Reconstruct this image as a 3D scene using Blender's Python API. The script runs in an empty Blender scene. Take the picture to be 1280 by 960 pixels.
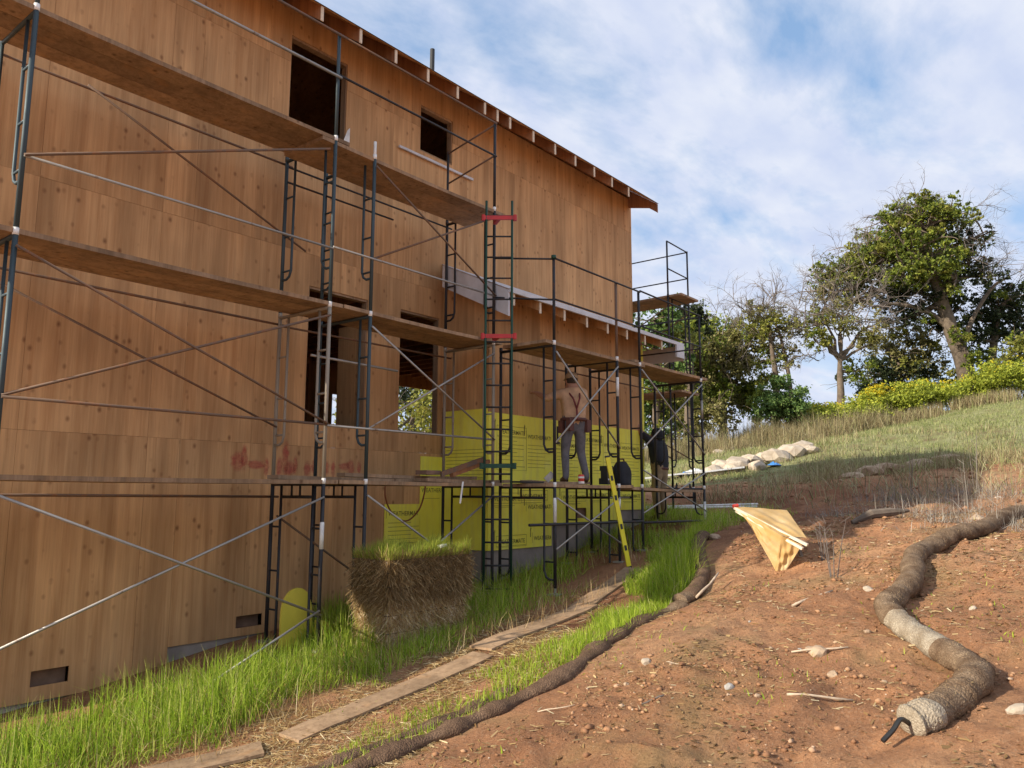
import bpy, math, random
import numpy as np
from mathutils import Vector, Matrix, Quaternion
random.seed(7); rng=np.random.default_rng(7)
sc=bpy.context.scene
# ---------------- camera ----------------
cam=bpy.data.cameras.new('camera'); co=bpy.data.objects.new('camera',cam); sc.collection.objects.link(co)
YAW,PIT,ROL=math.radians(38.875),math.radians(7.949),math.radians(0.181)
fw=Vector((math.cos(YAW)*math.cos(PIT),math.sin(YAW)*math.cos(PIT),math.sin(PIT)))
rt=Vector((math.sin(YAW),-math.cos(YAW),0)); up=rt.cross(fw)
r2=rt*math.cos(ROL)+up*math.sin(ROL); u2=-rt*math.sin(ROL)+up*math.cos(ROL)
co.matrix_world=Matrix((r2,u2,-fw)).transposed().to_4x4()
cam.sensor_width=36; cam.lens=36*983.7/1280; cam.clip_start=.05; cam.clip_end=3000
sc.camera=co
sc.render.resolution_x=1024; sc.render.resolution_y=768
# ---------------- world and sun ----------------
SUN_EL,SUN_TH=math.radians(24),math.radians(22)
to_sun=Vector((-math.cos(SUN_TH)*math.cos(SUN_EL),math.sin(SUN_TH)*math.cos(SUN_EL),math.sin(SUN_EL)))
wd=bpy.data.worlds.new("World"); sc.world=wd; wd.use_nodes=True
nt=wd.node_tree; nt.nodes.clear(); N=nt.nodes.new; Lk=nt.links.new
out=N('ShaderNodeOutputWorld'); bg=N('ShaderNodeBackground'); bg.inputs[1].default_value=.12
sky=N('ShaderNodeTexSky'); sky.sky_type='NISHITA'; sky.sun_disc=False; sky.sun_elevation=SUN_EL
sky.sun_rotation=math.atan2(to_sun.x,to_sun.y); sky.air_density=1.0; sky.dust_density=.6; sky.ozone_density=1.2
tc=N('ShaderNodeTexCoord'); sep=N('ShaderNodeSeparateXYZ'); Lk(tc.outputs['Generated'],sep.inputs[0])
def mth(op,a,b=None):
    m=N('ShaderNodeMath'); m.operation=op
    for i,v in enumerate((a,b)):
        if v is None: continue
        if isinstance(v,(int,float)): m.inputs[i].default_value=v
        else: Lk(v,m.inputs[i])
    return m.outputs[0]
den=mth('ADD',mth('MAXIMUM',sep.outputs[2],0),.22)
cb=N('ShaderNodeCombineXYZ'); Lk(mth('DIVIDE',sep.outputs[0],den),cb.inputs[0]); Lk(mth('DIVIDE',sep.outputs[1],den),cb.inputs[1]); cb.inputs[2].default_value=3.1
n1=N('ShaderNodeTexNoise'); n1.inputs['Scale'].default_value=1.7; n1.inputs['Detail'].default_value=8; n1.inputs['Roughness'].default_value=.58; n1.inputs['Distortion'].default_value=.25
mp=N('ShaderNodeMapping'); mp.inputs['Rotation'].default_value=(0,0,.5); mp.inputs['Scale'].default_value=(1,1.6,1); mp.inputs['Location'].default_value=(2.2,-.6,0)
Lk(cb.outputs[0],mp.inputs[0]); Lk(mp.outputs[0],n1.inputs[0])
cr=N('ShaderNodeValToRGB'); cr.color_ramp.elements[0].position=.32; cr.color_ramp.elements[1].position=.50; Lk(n1.outputs[0],cr.inputs[0])
n2=N('ShaderNodeTexNoise'); n2.inputs['Scale'].default_value=6.5; n2.inputs['Detail'].default_value=6; Lk(mp.outputs[0],n2.inputs[0])
cc=N('ShaderNodeValToRGB'); cc.color_ramp.elements[0].position=.3; cc.color_ramp.elements[1].position=.7
cc.color_ramp.elements[0].color=(3.9,4.35,5.6,1); cc.color_ramp.elements[1].color=(5.2,5.4,6.0,1); Lk(n2.outputs[0],cc.inputs[0])
skm=N('ShaderNodeMix'); skm.data_type='RGBA'; skm.inputs[0].default_value=.6; skm.inputs[7].default_value=(2.1,3.4,5.5,1); Lk(sky.outputs[0],skm.inputs[6])
hz=N('ShaderNodeMapRange'); hz.inputs[1].default_value=.0; hz.inputs[2].default_value=.35; hz.inputs[3].default_value=.95; hz.inputs[4].default_value=0; Lk(sep.outputs[2],hz.inputs[0])
cov=mth('MULTIPLY',mth('MAXIMUM',cr.outputs[0],hz.outputs[0]),.93)
mx=N('ShaderNodeMix'); mx.data_type='RGBA'; Lk(cov,mx.inputs[0]); Lk(skm.outputs[2],mx.inputs[6]); Lk(cc.outputs[0],mx.inputs[7])
Lk(mx.outputs[2],bg.inputs[0]); Lk(bg.outputs[0],out.inputs[0])
sl=bpy.data.lights.new('sun','SUN'); sl.energy=5.0; sl.angle=math.radians(.5); sl.color=(1,.9,.74)
so=bpy.data.objects.new('sun',sl); sc.collection.objects.link(so); so.location=(-20,4,15)
so.rotation_euler=(-to_sun).to_track_quat('-Z','Y').to_euler()
sc.view_settings.view_transform='Standard'; sc.view_settings.look='None'; sc.view_settings.exposure=0.45; sc.view_settings.gamma=1
try: sc.view_settings.use_curve_mapping=False
except Exception: pass
sc.cycles.max_bounces=6

# ---------------- materials ----------------
MATS={}
class NT:
    def __init__(s,name):
        m=bpy.data.materials.new(name); m.use_nodes=True; s.m=m; s.t=m.node_tree; s.b=s.t.nodes['Principled BSDF']; s.out=s.t.nodes['Material Output']
        MATS[name]=m
    def n(s,k,**kw):
        x=s.t.nodes.new('ShaderNode'+k)
        for a,v in kw.items(): setattr(x,a,v)
        return x
    def l(s,a,b): s.t.links.new(a,b)
    def coord(s,scale=(1,1,1),kind='Object',rot=(0,0,0)):
        c=s.n('TexCoord'); m=s.n('Mapping'); m.inputs['Scale'].default_value=scale; m.inputs['Rotation'].default_value=rot
        s.l(c.outputs[kind],m.inputs[0]); return m.outputs[0]
    def noise(s,vec,scale,detail=4,rough=.55,dist=0):
        x=s.n('TexNoise'); x.inputs['Scale'].default_value=scale; x.inputs['Detail'].default_value=detail; x.inputs['Roughness'].default_value=rough; x.inputs['Distortion'].default_value=dist
        s.l(vec,x.inputs[0]); return x.outputs[0]
    def ramp(s,fac,els):
        x=s.n('ValToRGB'); e=x.color_ramp.elements
        while len(e)<len(els): e.new(.5)
        for i,(p,c) in enumerate(els):
            e[i].position=p; e[i].color=(*c,1) if not isinstance(c,(int,float)) else (c,c,c,1)
        s.l(fac,x.inputs[0]); return x.outputs[0]
    def mix(s,f,a,b,mode='MIX'):
        x=s.n('Mix',data_type='RGBA',blend_type=mode)
        for i,v in ((0,f),(6,a),(7,b)):
            if isinstance(v,(int,float)): x.inputs[i].default_value=v
            elif isinstance(v,tuple): x.inputs[i].default_value=(*v,1)
            else: s.l(v,x.inputs[i])
        return x.outputs[2]
    def math(s,op,a,b=0.):
        x=s.n('Math',operation=op)
        for i,v in enumerate((a,b)):
            if isinstance(v,(int,float)): x.inputs[i].default_value=v
            else: s.l(v,x.inputs[i])
        return x.outputs[0]
    def bump(s,h,st=.3,d=.01):
        x=s.n('Bump'); x.inputs['Strength'].default_value=st; x.inputs['Distance'].default_value=d
        s.l(h,x.inputs['Height']); s.l(x.outputs[0],s.b.inputs['Normal'])
    def col(s,c):
        if isinstance(c,tuple): s.b.inputs['Base Color'].default_value=(*c,1)
        else: s.l(c,s.b.inputs['Base Color'])
    def rough(s,v,metal=0,spec=None):
        if isinstance(v,(int,float)): s.b.inputs['Roughness'].default_value=v
        else: s.l(v,s.b.inputs['Roughness'])
        s.b.inputs['Metallic'].default_value=metal
        if spec is not None: s.b.inputs['Specular IOR Level'].default_value=spec
def simple(name,c,rough=.7,metal=0,var=.25,scale=8,bump=.15,spec=None):
    s=NT(name); v=s.coord(); n=s.noise(v,scale,5)
    k=s.ramp(n,[(.3,1-var),(.7,1+var)])
    s.col(s.mix(1.,c,k,'MULTIPLY')); s.rough(rough,metal,spec)
    if bump: s.bump(s.noise(v,scale*6,3),bump,.004)
    return s.m
def plywood(name,base,dark,knot,var=.07,knots=True):
    s=NT(name); o=s.n('ObjectInfo'); v0=s.coord()
    sh=s.n('VectorMath',operation='SCALE'); cbx=s.n('CombineXYZ'); s.l(o.outputs['Random'],cbx.inputs[0]); s.l(o.outputs['Random'],cbx.inputs[2]); s.l(cbx.outputs[0],sh.inputs[0]); sh.inputs['Scale'].default_value=37.
    ad=s.n('VectorMath',operation='ADD'); s.l(v0,ad.inputs[0]); s.l(sh.outputs[0],ad.inputs[1])
    def mp(sc_):
        m=s.n('Mapping'); m.inputs['Scale'].default_value=sc_; s.l(ad.outputs[0],m.inputs[0]); return m.outputs[0]
    g=s.noise(mp((9,9,.35)),1.6,7,.65,.3); g2=s.noise(mp((30,30,.7)),2,4,.6); blot=s.noise(mp((1,1,.5)),1.3,3)
    c=s.ramp(g,[(.28,dark),(.52,base),(.78,tuple(min(1,x*1.22) for x in base))])
    c=s.mix(s.ramp(g2,[(.35,.35),(.65,0.)]),c,dark)
    # grain plies running in strips of differing tone
    vs=s.n('TexVoronoi',feature='F1'); vs.inputs['Scale'].default_value=1.; s.l(mp((4.3,.01,.01)),vs.inputs[0])
    bw=s.n('RGBToBW'); s.l(vs.outputs['Color'],bw.inputs[0])
    c=s.mix(1.,c,s.ramp(bw.outputs[0],[(.2,.94),(.8,1.05)]),'MULTIPLY')
    c=s.mix(1.,c,s.ramp(blot,[(.3,.74),(.7,1.14)]),'MULTIPLY')
    st=s.noise(mp((2.6,2.6,.22)),1.4,5,.6); c=s.mix(s.ramp(st,[(.48,0.),(.72,.55)]),c,tuple(x*.55 for x in dark)); st2=s.noise(mp((3.6,3.6,.3)),1.1,4,.6); c=s.mix(s.ramp(st2,[(.55,0.),(.75,.35)]),c,(.60,.31,.12))
    if knots:
        vo=s.n('TexVoronoi'); vo.inputs['Scale'].default_value=1; vo.inputs['Randomness'].default_value=.95; s.l(mp((8.5,8.5,6.)),vo.inputs[0])
        msk=s.noise(mp((.9,.9,2.6)),1.2,3)
        kk=s.math('MULTIPLY',s.ramp(vo.outputs['Distance'],[(.05,1.),(.24,0.)]),s.ramp(msk,[(.42,0.),(.54,1.)]))
        c=s.mix(s.math('MULTIPLY',kk,.8),c,knot)
    rv=s.n('MapRange'); rv.inputs[3].default_value=1-var; rv.inputs[4].default_value=1+var; s.l(o.outputs['Random'],rv.inputs[0])
    c=s.mix(1.,c,rv.outputs[0],'MULTIPLY')
    s.col(c); s.rough(.78,0,.25); s.bump(g2,.25,.004); return s.m
plywood('plywood',(.62,.37,.175),(.45,.235,.10),(.17,.07,.03))
plywood('plank wood',(.38,.255,.155),(.22,.14,.08),(.09,.045,.025),.2)
plywood('framing lumber',(.40,.20,.10),(.26,.115,.055),(.12,.05,.03),.2,False)
simple('pale sawn wood',(.72,.60,.45),.8,var=.15,scale=14)
simple('white primed board',(.62,.62,.64),.6,var=.12,scale=5)
simple('concrete',(.30,.255,.225),.9,var=.28,scale=3,bump=.4)
simple('dark roof paper',(.05,.048,.05),.9)
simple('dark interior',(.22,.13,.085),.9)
# yellow sheathing
s=NT('yellow sheathing'); v=s.coord(); c=s.ramp(s.noise(v,2.2,5,.6),[(.3,(.86,.77,.08)),(.6,(.92,.88,.12)),(.8,(.92,.90,.28))])
dr=s.noise(s.coord((6,6,.6)),2,4); c=s.mix(s.ramp(dr,[(.5,0.),(.75,.35)]),c,(.50,.43,.2)); s.col(c); s.rough(.7,0,.3); s.bump(s.noise(v,7,3),.3,.01)
simple('black print',(.26,.24,.05),.8,var=.1,bump=0)
# metals
def steel(name,c,rust=(.22,.10,.05),amt=.5,rough=.42,metal=.35):
    s=NT(name); v=s.coord((1,1,.4),'Generated') if False else s.coord((1,1,.45)); n=s.noise(v,9,6,.7)
    s.col(s.mix(s.ramp(n,[(amt,0.),(amt+.12,1.)]),c,rust)); s.rough(s.ramp(n,[(.3,rough),(.8,.8)]),metal); s.bump(s.noise(v,60,3),.15,.002); return s.m
steel('blue green steel',(.05,.075,.085),amt=.62)
steel('dark steel',(.03,.03,.033),(.10,.045,.028),.55)
steel('weathered tan steel',(.30,.26,.20),(.16,.08,.05),.58,.6,.1)
steel('green steel',(.02,.07,.045),(.06,.05,.03),.66)
steel('galvanised tube',(.38,.36,.33),(.22,.13,.08),.58,.38,.7)
steel('rusty tube',(.17,.11,.075),(.25,.12,.06),.5,.6,.3)
simple('red paint',(.50,.03,.03),.5,var=.15)
simple('bright pin',(.75,.74,.70),.4)
simple('yellow plastic',(.78,.66,.02),.4,var=.06,bump=0)
simple('yellow foam',(.60,.50,.06),.6,var=.12,scale=4)
simple('black plastic',(.02,.02,.02),.5,bump=0)
simple('dark cloth',(.022,.024,.03),.95,var=.3)
simple('blue tarp',(.05,.22,.55),.5)
simple('white plastic',(.70,.70,.68),.4)
simple('orange cord',(.25,.08,.03),.6)
simple('can red',(.60,.06,.04),.4)
# ground
def soil():
    s=NT('red soil'); v=s.coord(); a=s.noise(v,.55,6,.6); b=s.noise(v,6,8,.7); d=s.noise(v,45,6,.7)
    c=s.ramp(a,[(.34,(.36,.17,.085)),(.5,(.56,.28,.14)),(.68,(.64,.38,.21))])
    c=s.mix(s.ramp(b,[(.42,.55),(.62,0.)]),c,(.29,.15,.083)); e2=s.noise(v,17,6,.75); c=s.mix(s.ramp(e2,[(.36,.5),(.48,0.)]),c,(.24,.125,.07)); c=s.mix(s.ramp(d,[(.54,0.),(.68,.7)]),c,(.54,.35,.22))
    lit=s.noise(v,1.1,5,.6); c=s.mix(s.ramp(lit,[(.52,0.),(.66,.45)]),c,(.26,.20,.085))
    at=s.n('Attribute',attribute_name='meadow'); g=s.ramp(s.noise(v,1.4,6,.7),[(.3,(.20,.14,.08)),(.5,(.27,.27,.12)),(.75,(.38,.37,.2))])
    dk=s.n('Attribute',attribute_name='soil_shade'); c=s.mix(s.math('MULTIPLY',dk.outputs['Fac'],s.ramp(s.noise(v,1.6,5),[(.35,.3),(.6,.85)])),c,(.21,.085,.045)); mk=s.math('ADD',at.outputs['Fac'],s.math('SUBTRACT',s.math('MULTIPLY',s.noise(v,.9,6,.7),1.2),.6)); 
    c=s.mix(s.ramp(mk,[(.42,0.),(.6,1.)]),c,g); s.col(c); s.rough(.95,0,.15)
    x=s.n('Bump'); x.inputs['Strength'].default_value=1.; x.inputs['Distance'].default_value=.10; s.l(b,x.inputs['Height'])
    y=s.n('Bump'); y.inputs['Strength'].default_value=1.; y.inputs['Distance'].default_value=.022; s.l(d,y.inputs['Height']); s.l(x.outputs[0],y.inputs['Normal']); s.l(y.outputs[0],s.b.inputs['Normal'])
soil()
def clods():
    s=NT('soil clod'); g=s.n('NewGeometry'); c=s.ramp(g.outputs['Random Per Island'],[(.0,(.20,.10,.055)),(.6,(.36,.19,.10)),(.93,(.44,.26,.15)),(.985,(.50,.36,.25)),(1.,(.6,.52,.43))]); s.col(c); s.rough(.95,0,.15)
clods()
def rock(name,a,b):
    s=NT(name); v=s.coord(); n=s.noise(v,6,7,.65); s.col(s.ramp(n,[(.3,a),(.7,b)])); s.rough(.9,0,.2); s.bump(s.noise(v,18,6,.7),.6,.02)
rock('pale stone',(.34,.27,.20),(.56,.48,.38)); rock('tan stone',(.30,.20,.13),(.52,.40,.28)); rock('grey stone',(.25,.23,.21),(.5,.48,.45))
def blade(name,cols,trans=.35,rough=.6):
    s=NT(name); g=s.n('NewGeometry'); c=s.ramp(g.outputs['Random Per Island'],cols)
    s.col(c); s.rough(rough,0,.25); t=s.n('BsdfTranslucent'); s.l(c,t.inputs[0]); m=s.n('MixShader'); m.inputs[0].default_value=trans
    s.l(s.b.outputs[0],m.inputs[1]); s.l(t.outputs[0],m.inputs[2]); s.l(m.outputs[0],s.out.inputs[0])
blade('green grass',[(0.,(.13,.23,.02)),(.4,(.32,.47,.04)),(.75,(.50,.62,.08)),(.88,(.56,.60,.15)),(1.,(.62,.55,.27))],.55)
blade('bright grass',[(0.,(.18,.30,.02)),(.45,(.36,.50,.04)),(.85,(.50,.60,.07)),(1.,(.60,.52,.25))],.5)
blade('meadow grass',[(0.,(.15,.18,.06)),(.5,(.27,.31,.11)),(1.,(.46,.45,.22))],.35)
blade('dry straw',[(0.,(.26,.15,.06)),(.5,(.46,.31,.13)),(.85,(.62,.47,.24)),(1.,(.70,.60,.38))],.2)
blade('brown straw',[(0.,(.13,.08,.035)),(.5,(.26,.165,.07)),(.85,(.42,.29,.13)),(1.,(.50,.38,.2))],.2)
blade('dry weeds',[(0.,(.15,.11,.06)),(.4,(.29,.23,.12)),(.8,(.42,.36,.20)),(.9,(.30,.34,.12)),(1.,(.55,.48,.32))],.25)
blade('grey twigs',[(0.,(.15,.125,.10)),(.6,(.28,.25,.21)),(1.,(.42,.39,.34))],.1)
blade('mustard leaves',[(0.,(.17,.21,.03)),(.5,(.33,.39,.05)),(1.,(.50,.52,.07))],.35)
blade('mustard flowers',[(0.,(.55,.42,.02)),(1.,(.75,.62,.04))],.3)
blade('ivy leaves',[(0.,(.06,.09,.02)),(.5,(.16,.21,.035)),(.85,(.30,.35,.05)),(1.,(.42,.44,.08))],.4)
blade('olive leaves',[(0.,(.10,.10,.035)),(.5,(.23,.21,.075)),(1.,(.36,.33,.13))],.3)
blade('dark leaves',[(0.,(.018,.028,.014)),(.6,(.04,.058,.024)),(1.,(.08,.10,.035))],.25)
blade('bush leaves',[(0.,(.06,.12,.035)),(.6,(.14,.23,.06)),(1.,(.25,.34,.10))],.35)
blade('yellow leaves',[(0.,(.13,.15,.03)),(.6,(.26,.27,.05)),(1.,(.42,.40,.1))],.4)
simple('bark',(.15,.115,.085),.95,var=.35,scale=5,bump=.6); simple('twig bark',(.15,.125,.11),.95,var=.3,bump=0)
def wattle(name,a,b):
    s=NT(name); v=s.coord(); n=s.noise(v,7,5,.6); f=s.noise(v,140,4,.7); c=s.ramp(n,[(.35,a),(.68,b)]); c=s.mix(s.ramp(f,[(.4,.5),(.6,0.)]),c,tuple(x*.4 for x in a))
    vo=s.n('TexVoronoi'); vo.inputs['Scale'].default_value=75; s.l(v,vo.inputs[0]); c=s.mix(s.ramp(vo.outputs['Distance'],[(.25,0.),(.55,.45)]),c,tuple(x*.55 for x in a))
    s.col(c); s.rough(.95,0,.1); s.bump(vo.outputs['Distance'],.7,.01)
wattle('wattle netting',(.16,.10,.06),(.40,.29,.19)); wattle('pale burlap',(.34,.27,.19),(.62,.54,.42)); wattle('dark netting',(.13,.08,.052),(.28,.18,.115)); simple('weathered stick',(.46,.36,.26),.9,var=.3,scale=20)
# people
simple('skin',(.42,.22,.14),.6,var=.05,bump=.05); simple('salmon shirt',(.50,.31,.18),.9,var=.25,scale=9,bump=.6); simple('grey jeans',(.13,.125,.135),.95,var=.25,scale=14)
simple('khaki trousers',(.30,.22,.13),.95,var=.15,scale=14); simple('boot leather',(.11,.06,.035),.8); simple('belt leather',(.10,.035,.025),.7); simple('dark red strap',(.16,.03,.03),.8)
simple('tan cap cloth',(.38,.27,.16),.9); simple('hair',(.05,.035,.025),.9)
s=NT('canvas sheet'); v=s.coord(); c=s.ramp(s.noise(v,3.2,5),[(.3,(.62,.38,.12)),(.5,(.74,.52,.24)),(.7,(.80,.68,.44))]); s.col(c); s.rough(.6,0,.3); s.bump(s.noise(v,9,4),.4,.02)
t=s.n('BsdfTranslucent'); s.l(c,t.inputs[0]); m=s.n('MixShader'); m.inputs[0].default_value=.3; s.l(s.b.outputs[0],m.inputs[1]); s.l(t.outputs[0],m.inputs[2]); s.l(m.outputs[0],s.out.inputs[0])
s=NT('red spray'); v=s.coord(); s.col((.58,.07,.07)); s.rough(.7); tr=s.n('BsdfTransparent'); m=s.n('MixShader')
gr=s.n('Attribute',attribute_name='fade')
k=s.math('MULTIPLY',s.ramp(gr.outputs['Fac'],[(.0,0.),(.7,1.)]),s.ramp(s.noise(v,11,5,.7),[(.3,.05),(.6,.5)]))
s.l(k,m.inputs[0]); s.l(tr.outputs[0],m.inputs[1]); s.l(s.b.outputs[0],m.inputs[2]); s.l(m.outputs[0],s.out.inputs[0])

# ---------------- helpers ----------------
WO={}
def link(o): sc.collection.objects.link(o); return o
def tag(o,label=None,cat=None,group=None,kind=None):
    if label: o['label']=label
    if cat: o['category']=cat
    if group: o['group']=group
    if kind: o['kind']=kind
    return o
def empty(name,loc,label=None,cat=None,group=None):
    o=link(bpy.data.objects.new(name,None)); o.location=loc; o.empty_display_size=.1; WO[o.name]=Vector(loc); return tag(o,label,cat,group)
def npmesh(name,V,F,mat,parent=None,smooth=False,origin=None,mats=None,midx=None):
    V=np.asarray(V,np.float32).reshape(-1,3)
    base=WO[parent.name] if parent else Vector(origin or (0,0,0))
    V=V-np.array(base,np.float32)
    me=bpy.data.meshes.new(name)
    F=[np.asarray(f,np.int32) for f in (F if isinstance(F,tuple) else (F,))]
    me.vertices.add(len(V)); me.vertices.foreach_set('co',V.ravel())
    nl=sum(f.size for f in F); me.loops.add(nl); me.loops.foreach_set('vertex_index',np.concatenate([f.ravel() for f in F]))
    npol=sum(len(f) for f in F); me.polygons.add(npol)
    st=[];c=0
    for f in F:
        st.append(np.arange(len(f))*f.shape[1]+c); c+=f.size
    me.polygons.foreach_set('loop_start',np.concatenate(st).astype(np.int32))
    if smooth: me.polygons.foreach_set('use_smooth',np.ones(npol,bool))
    for mm in (mats or [mat]): me.materials.append(MATS[mm])
    if midx is not None: me.polygons.foreach_set('material_index',np.asarray(midx,np.int32))
    me.update(calc_edges=True); me.validate()
    o=link(bpy.data.objects.new(name,me))
    if parent: o.parent=parent
    else: o.location=base
    WO[o.name]=base
    return o
class MB:
    def __init__(s): s.v=[];s.f=[]
    def add(s,V,F):
        k=len(s.v); s.v+= [tuple(map(float,p)) for p in V]; s.f+=[tuple(i+k for i in f) for f in F]; return s
    def box(s,x0,x1,y0,y1,z0,z1):
        V=[(x,y,z) for x in (x0,x1) for y in (y0,y1) for z in (z0,z1)]
        return s.add(V,[(0,1,3,2),(4,6,7,5),(0,4,5,1),(2,3,7,6),(0,2,6,4),(1,5,7,3)])
    def bar(s,a,b,w,h,upv=(0,0,1)):
        a,b=Vector(a),Vector(b); d=(b-a).normalized(); sd=d.cross(Vector(upv)).normalized(); u=sd.cross(d)
        V=[p+sd*(i*w/2)+u*(j*h/2) for p in (a,b) for i,j in ((-1,-1),(1,-1),(1,1),(-1,1))]
        return s.add(V,[(3,2,1,0),(4,5,6,7),(0,1,5,4),(1,2,6,5),(2,3,7,6),(3,0,4,7)])
    def tube(s,pts,r,n=8,cap=True):
        pts=[Vector(p) for p in pts]; k0=len(s.v); R=r if isinstance(r,(list,tuple)) else [r]*len(pts)
        pu=None
        for i,p in enumerate(pts):
            d=(pts[min(i+1,len(pts)-1)]-pts[max(i-1,0)]).normalized()
            if pu is None: pu=d.orthogonal().normalized()
            pu=(pu-d*pu.dot(d)).normalized(); w=d.cross(pu)
            for j in range(n):
                a=2*math.pi*j/n; q=p+(pu*math.cos(a)+w*math.sin(a))*R[i]; s.v.append(tuple(q))
        for i in range(len(pts)-1):
            for j in range(n):
                a=k0+i*n+j; b=k0+i*n+(j+1)%n; s.f.append((a,b,b+n,a+n))
        if cap: s.f.append(tuple(k0+j for j in reversed(range(n)))); s.f.append(tuple(k0+(len(pts)-1)*n+j for j in range(n)))
        return s
    def prism(s,poly,ax,a0,a1):
        # poly in the two other axes, extruded along axis ax
        def mk(p,t): 
            q=list(p); q.insert(ax,t); return tuple(q)
        n=len(poly); V=[mk(p,a0) for p in poly]+[mk(p,a1) for p in poly]
        return s.add(V,[tuple(range(n)),tuple(reversed(range(n,2*n)))]+[(i,i+n,(i+1)%n+n,(i+1)%n) for i in range(n)])
    def build(s,name,mat,parent=None,origin=None,smooth=False,fix=True):
        base=WO[parent.name] if parent else Vector(origin or (0,0,0))
        me=bpy.data.meshes.new(name); me.from_pydata([tuple(Vector(p)-base) for p in s.v],[],s.f)
        me.materials.append(MATS[mat])
        if fix:
            import bmesh
            bm=bmesh.new(); bm.from_mesh(me); bmesh.ops.recalc_face_normals(bm,faces=bm.faces); bm.to_mesh(me); bm.free()
        if smooth: me.polygons.foreach_set('use_smooth',[len(p.vertices)<=4 for p in me.polygons])
        o=link(bpy.data.objects.new(name,me))
        if parent: o.parent=parent
        else: o.location=base
        WO[o.name]=base; return o
def plate(rect,holes,plane,at,th,ax='Y'):
    """wall sheet with openings; rect/holes (a0,a1,z0,z1); a = X when ax=='Y' else Y"""
    a0,a1,z0,z1=rect
    As=sorted({a0,a1,*[min(max(h[i],a0),a1) for h in holes for i in (0,1)]}); Zs=sorted({z0,z1,*[min(max(h[i],z0),z1) for h in holes for i in (2,3)]})
    keep={}
    for i in range(len(As)-1):
        for j in range(len(Zs)-1):
            ca=(As[i]+As[i+1])/2; cz=(Zs[j]+Zs[j+1])/2
            keep[i,j]=not any(h[0]<ca<h[1] and h[2]<cz<h[3] for h in holes)
    m=MB(); P=(lambda a,z,t:(a,at+t,z)) if ax=='Y' else (lambda a,z,t:(at+t,a,z))
    for (i,j),k in keep.items():
        if not k: continue
        A,B,C,D=As[i],As[i+1],Zs[j],Zs[j+1]
        m.add([P(A,C,0),P(B,C,0),P(B,D,0),P(A,D,0)],[(0,1,2,3)]); m.add([P(A,C,th),P(B,C,th),P(B,D,th),P(A,D,th)],[(3,2,1,0)])
        for (di,dj,e) in ((-1,0,((A,D),(A,C))),(1,0,((B,C),(B,D))),(0,-1,((A,C),(B,C))),(0,1,((B,D),(A,D)))):
            if not keep.get((i+di,j+dj),False):
                (p,q),(r,t)=e; m.add([P(p,q,0),P(p,q,th),P(r,t,th),P(r,t,0)],[(0,1,2,3)])
    return m
TP=[(-6.00,4.90),(-6.00,6.50),(-6.00,8.10),(-6.00,12.00),(0.00,4.90),(0.00,6.50),(0.00,8.10),(0.00,12.00),(2.90,4.90),(2.90,6.50),(2.90,8.10),(2.90,12.00),(5.30,4.90),(5.30,6.50),(5.30,8.10),(5.30,12.00),(7.00,6.50),(7.00,8.10),(7.00,12.00),(8.30,6.50),(8.30,8.10),(8.30,12.00),(10.00,6.50),(10.00,8.10),(10.00,12.00),(12.80,6.50),(12.80,8.10),(12.80,12.00),(16.00,8.00),(16.00,12.00),(20.00,8.00),(20.00,12.00),(4.04,3.25),(4.46,2.06),(5.05,0.64),(5.59,1.11),(7.98,1.91),(9.74,2.05),(11.48,1.94),(13.77,1.48),(6.84,2.40),(9.53,3.64),(11.80,4.80),(15.27,6.87),(19.03,8.54),(26.79,9.95),(34.30,11.66),(39.03,12.10),(35.94,16.06),(43.75,4.35),(29.70,3.04),(19.68,2.07),(19.40,4.82),(28.98,7.14),(40.77,8.22),(5.76,1.05),(5.68,2.92),(7.59,3.71),(7.90,4.33),(4.31,4.05),(10.08,4.72),(4.23,2.67),(0.00,0.00),(-6.00,0.00),(0.00,-6.00),(6.00,-6.00),(12.00,-8.00),(-2.00,4.00),(25.00,-12.00),(45.00,-15.00),(50.00,0.00),(50.00,20.00),(45.00,35.00),(30.00,30.00),(20.00,20.00),(60.00,-40.00)]
TW=[-0.038973,0.015902,-0.001010,0.000296,-0.028508,0.010383,0.002258,0.006505,-0.003259,0.004488,-0.006406,-0.008148,-0.002749,0.007750,0.002916,0.006236,0.010641,-0.001189,0.001986,0.009905,-0.004506,-0.006265,-0.024921,0.004044,-0.000491,0.010190,0.005812,0.004505,0.013702,0.000929,-0.047674,-0.003899,0.015595,0.018031,0.030651,-0.140407,-0.014143,0.018530,0.000531,-0.005201,-0.010403,-0.015235,-0.007696,-0.032487,0.039558,0.002398,-0.001612,-0.000512,0.000468,0.002782,-0.010452,-0.010845,0.024501,0.010127,-0.000611,0.082728,0.023817,0.119904,-0.134475,-0.021810,0.048807,-0.013770,0.000823,0.016195,-0.006183,0.000174,0.001217,0.026785,0.004316,-0.000431,0.000215,-0.000136,-0.000863,0.001688,-0.002409,-0.000612,5.076800,0.091438,-0.041226]
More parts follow.
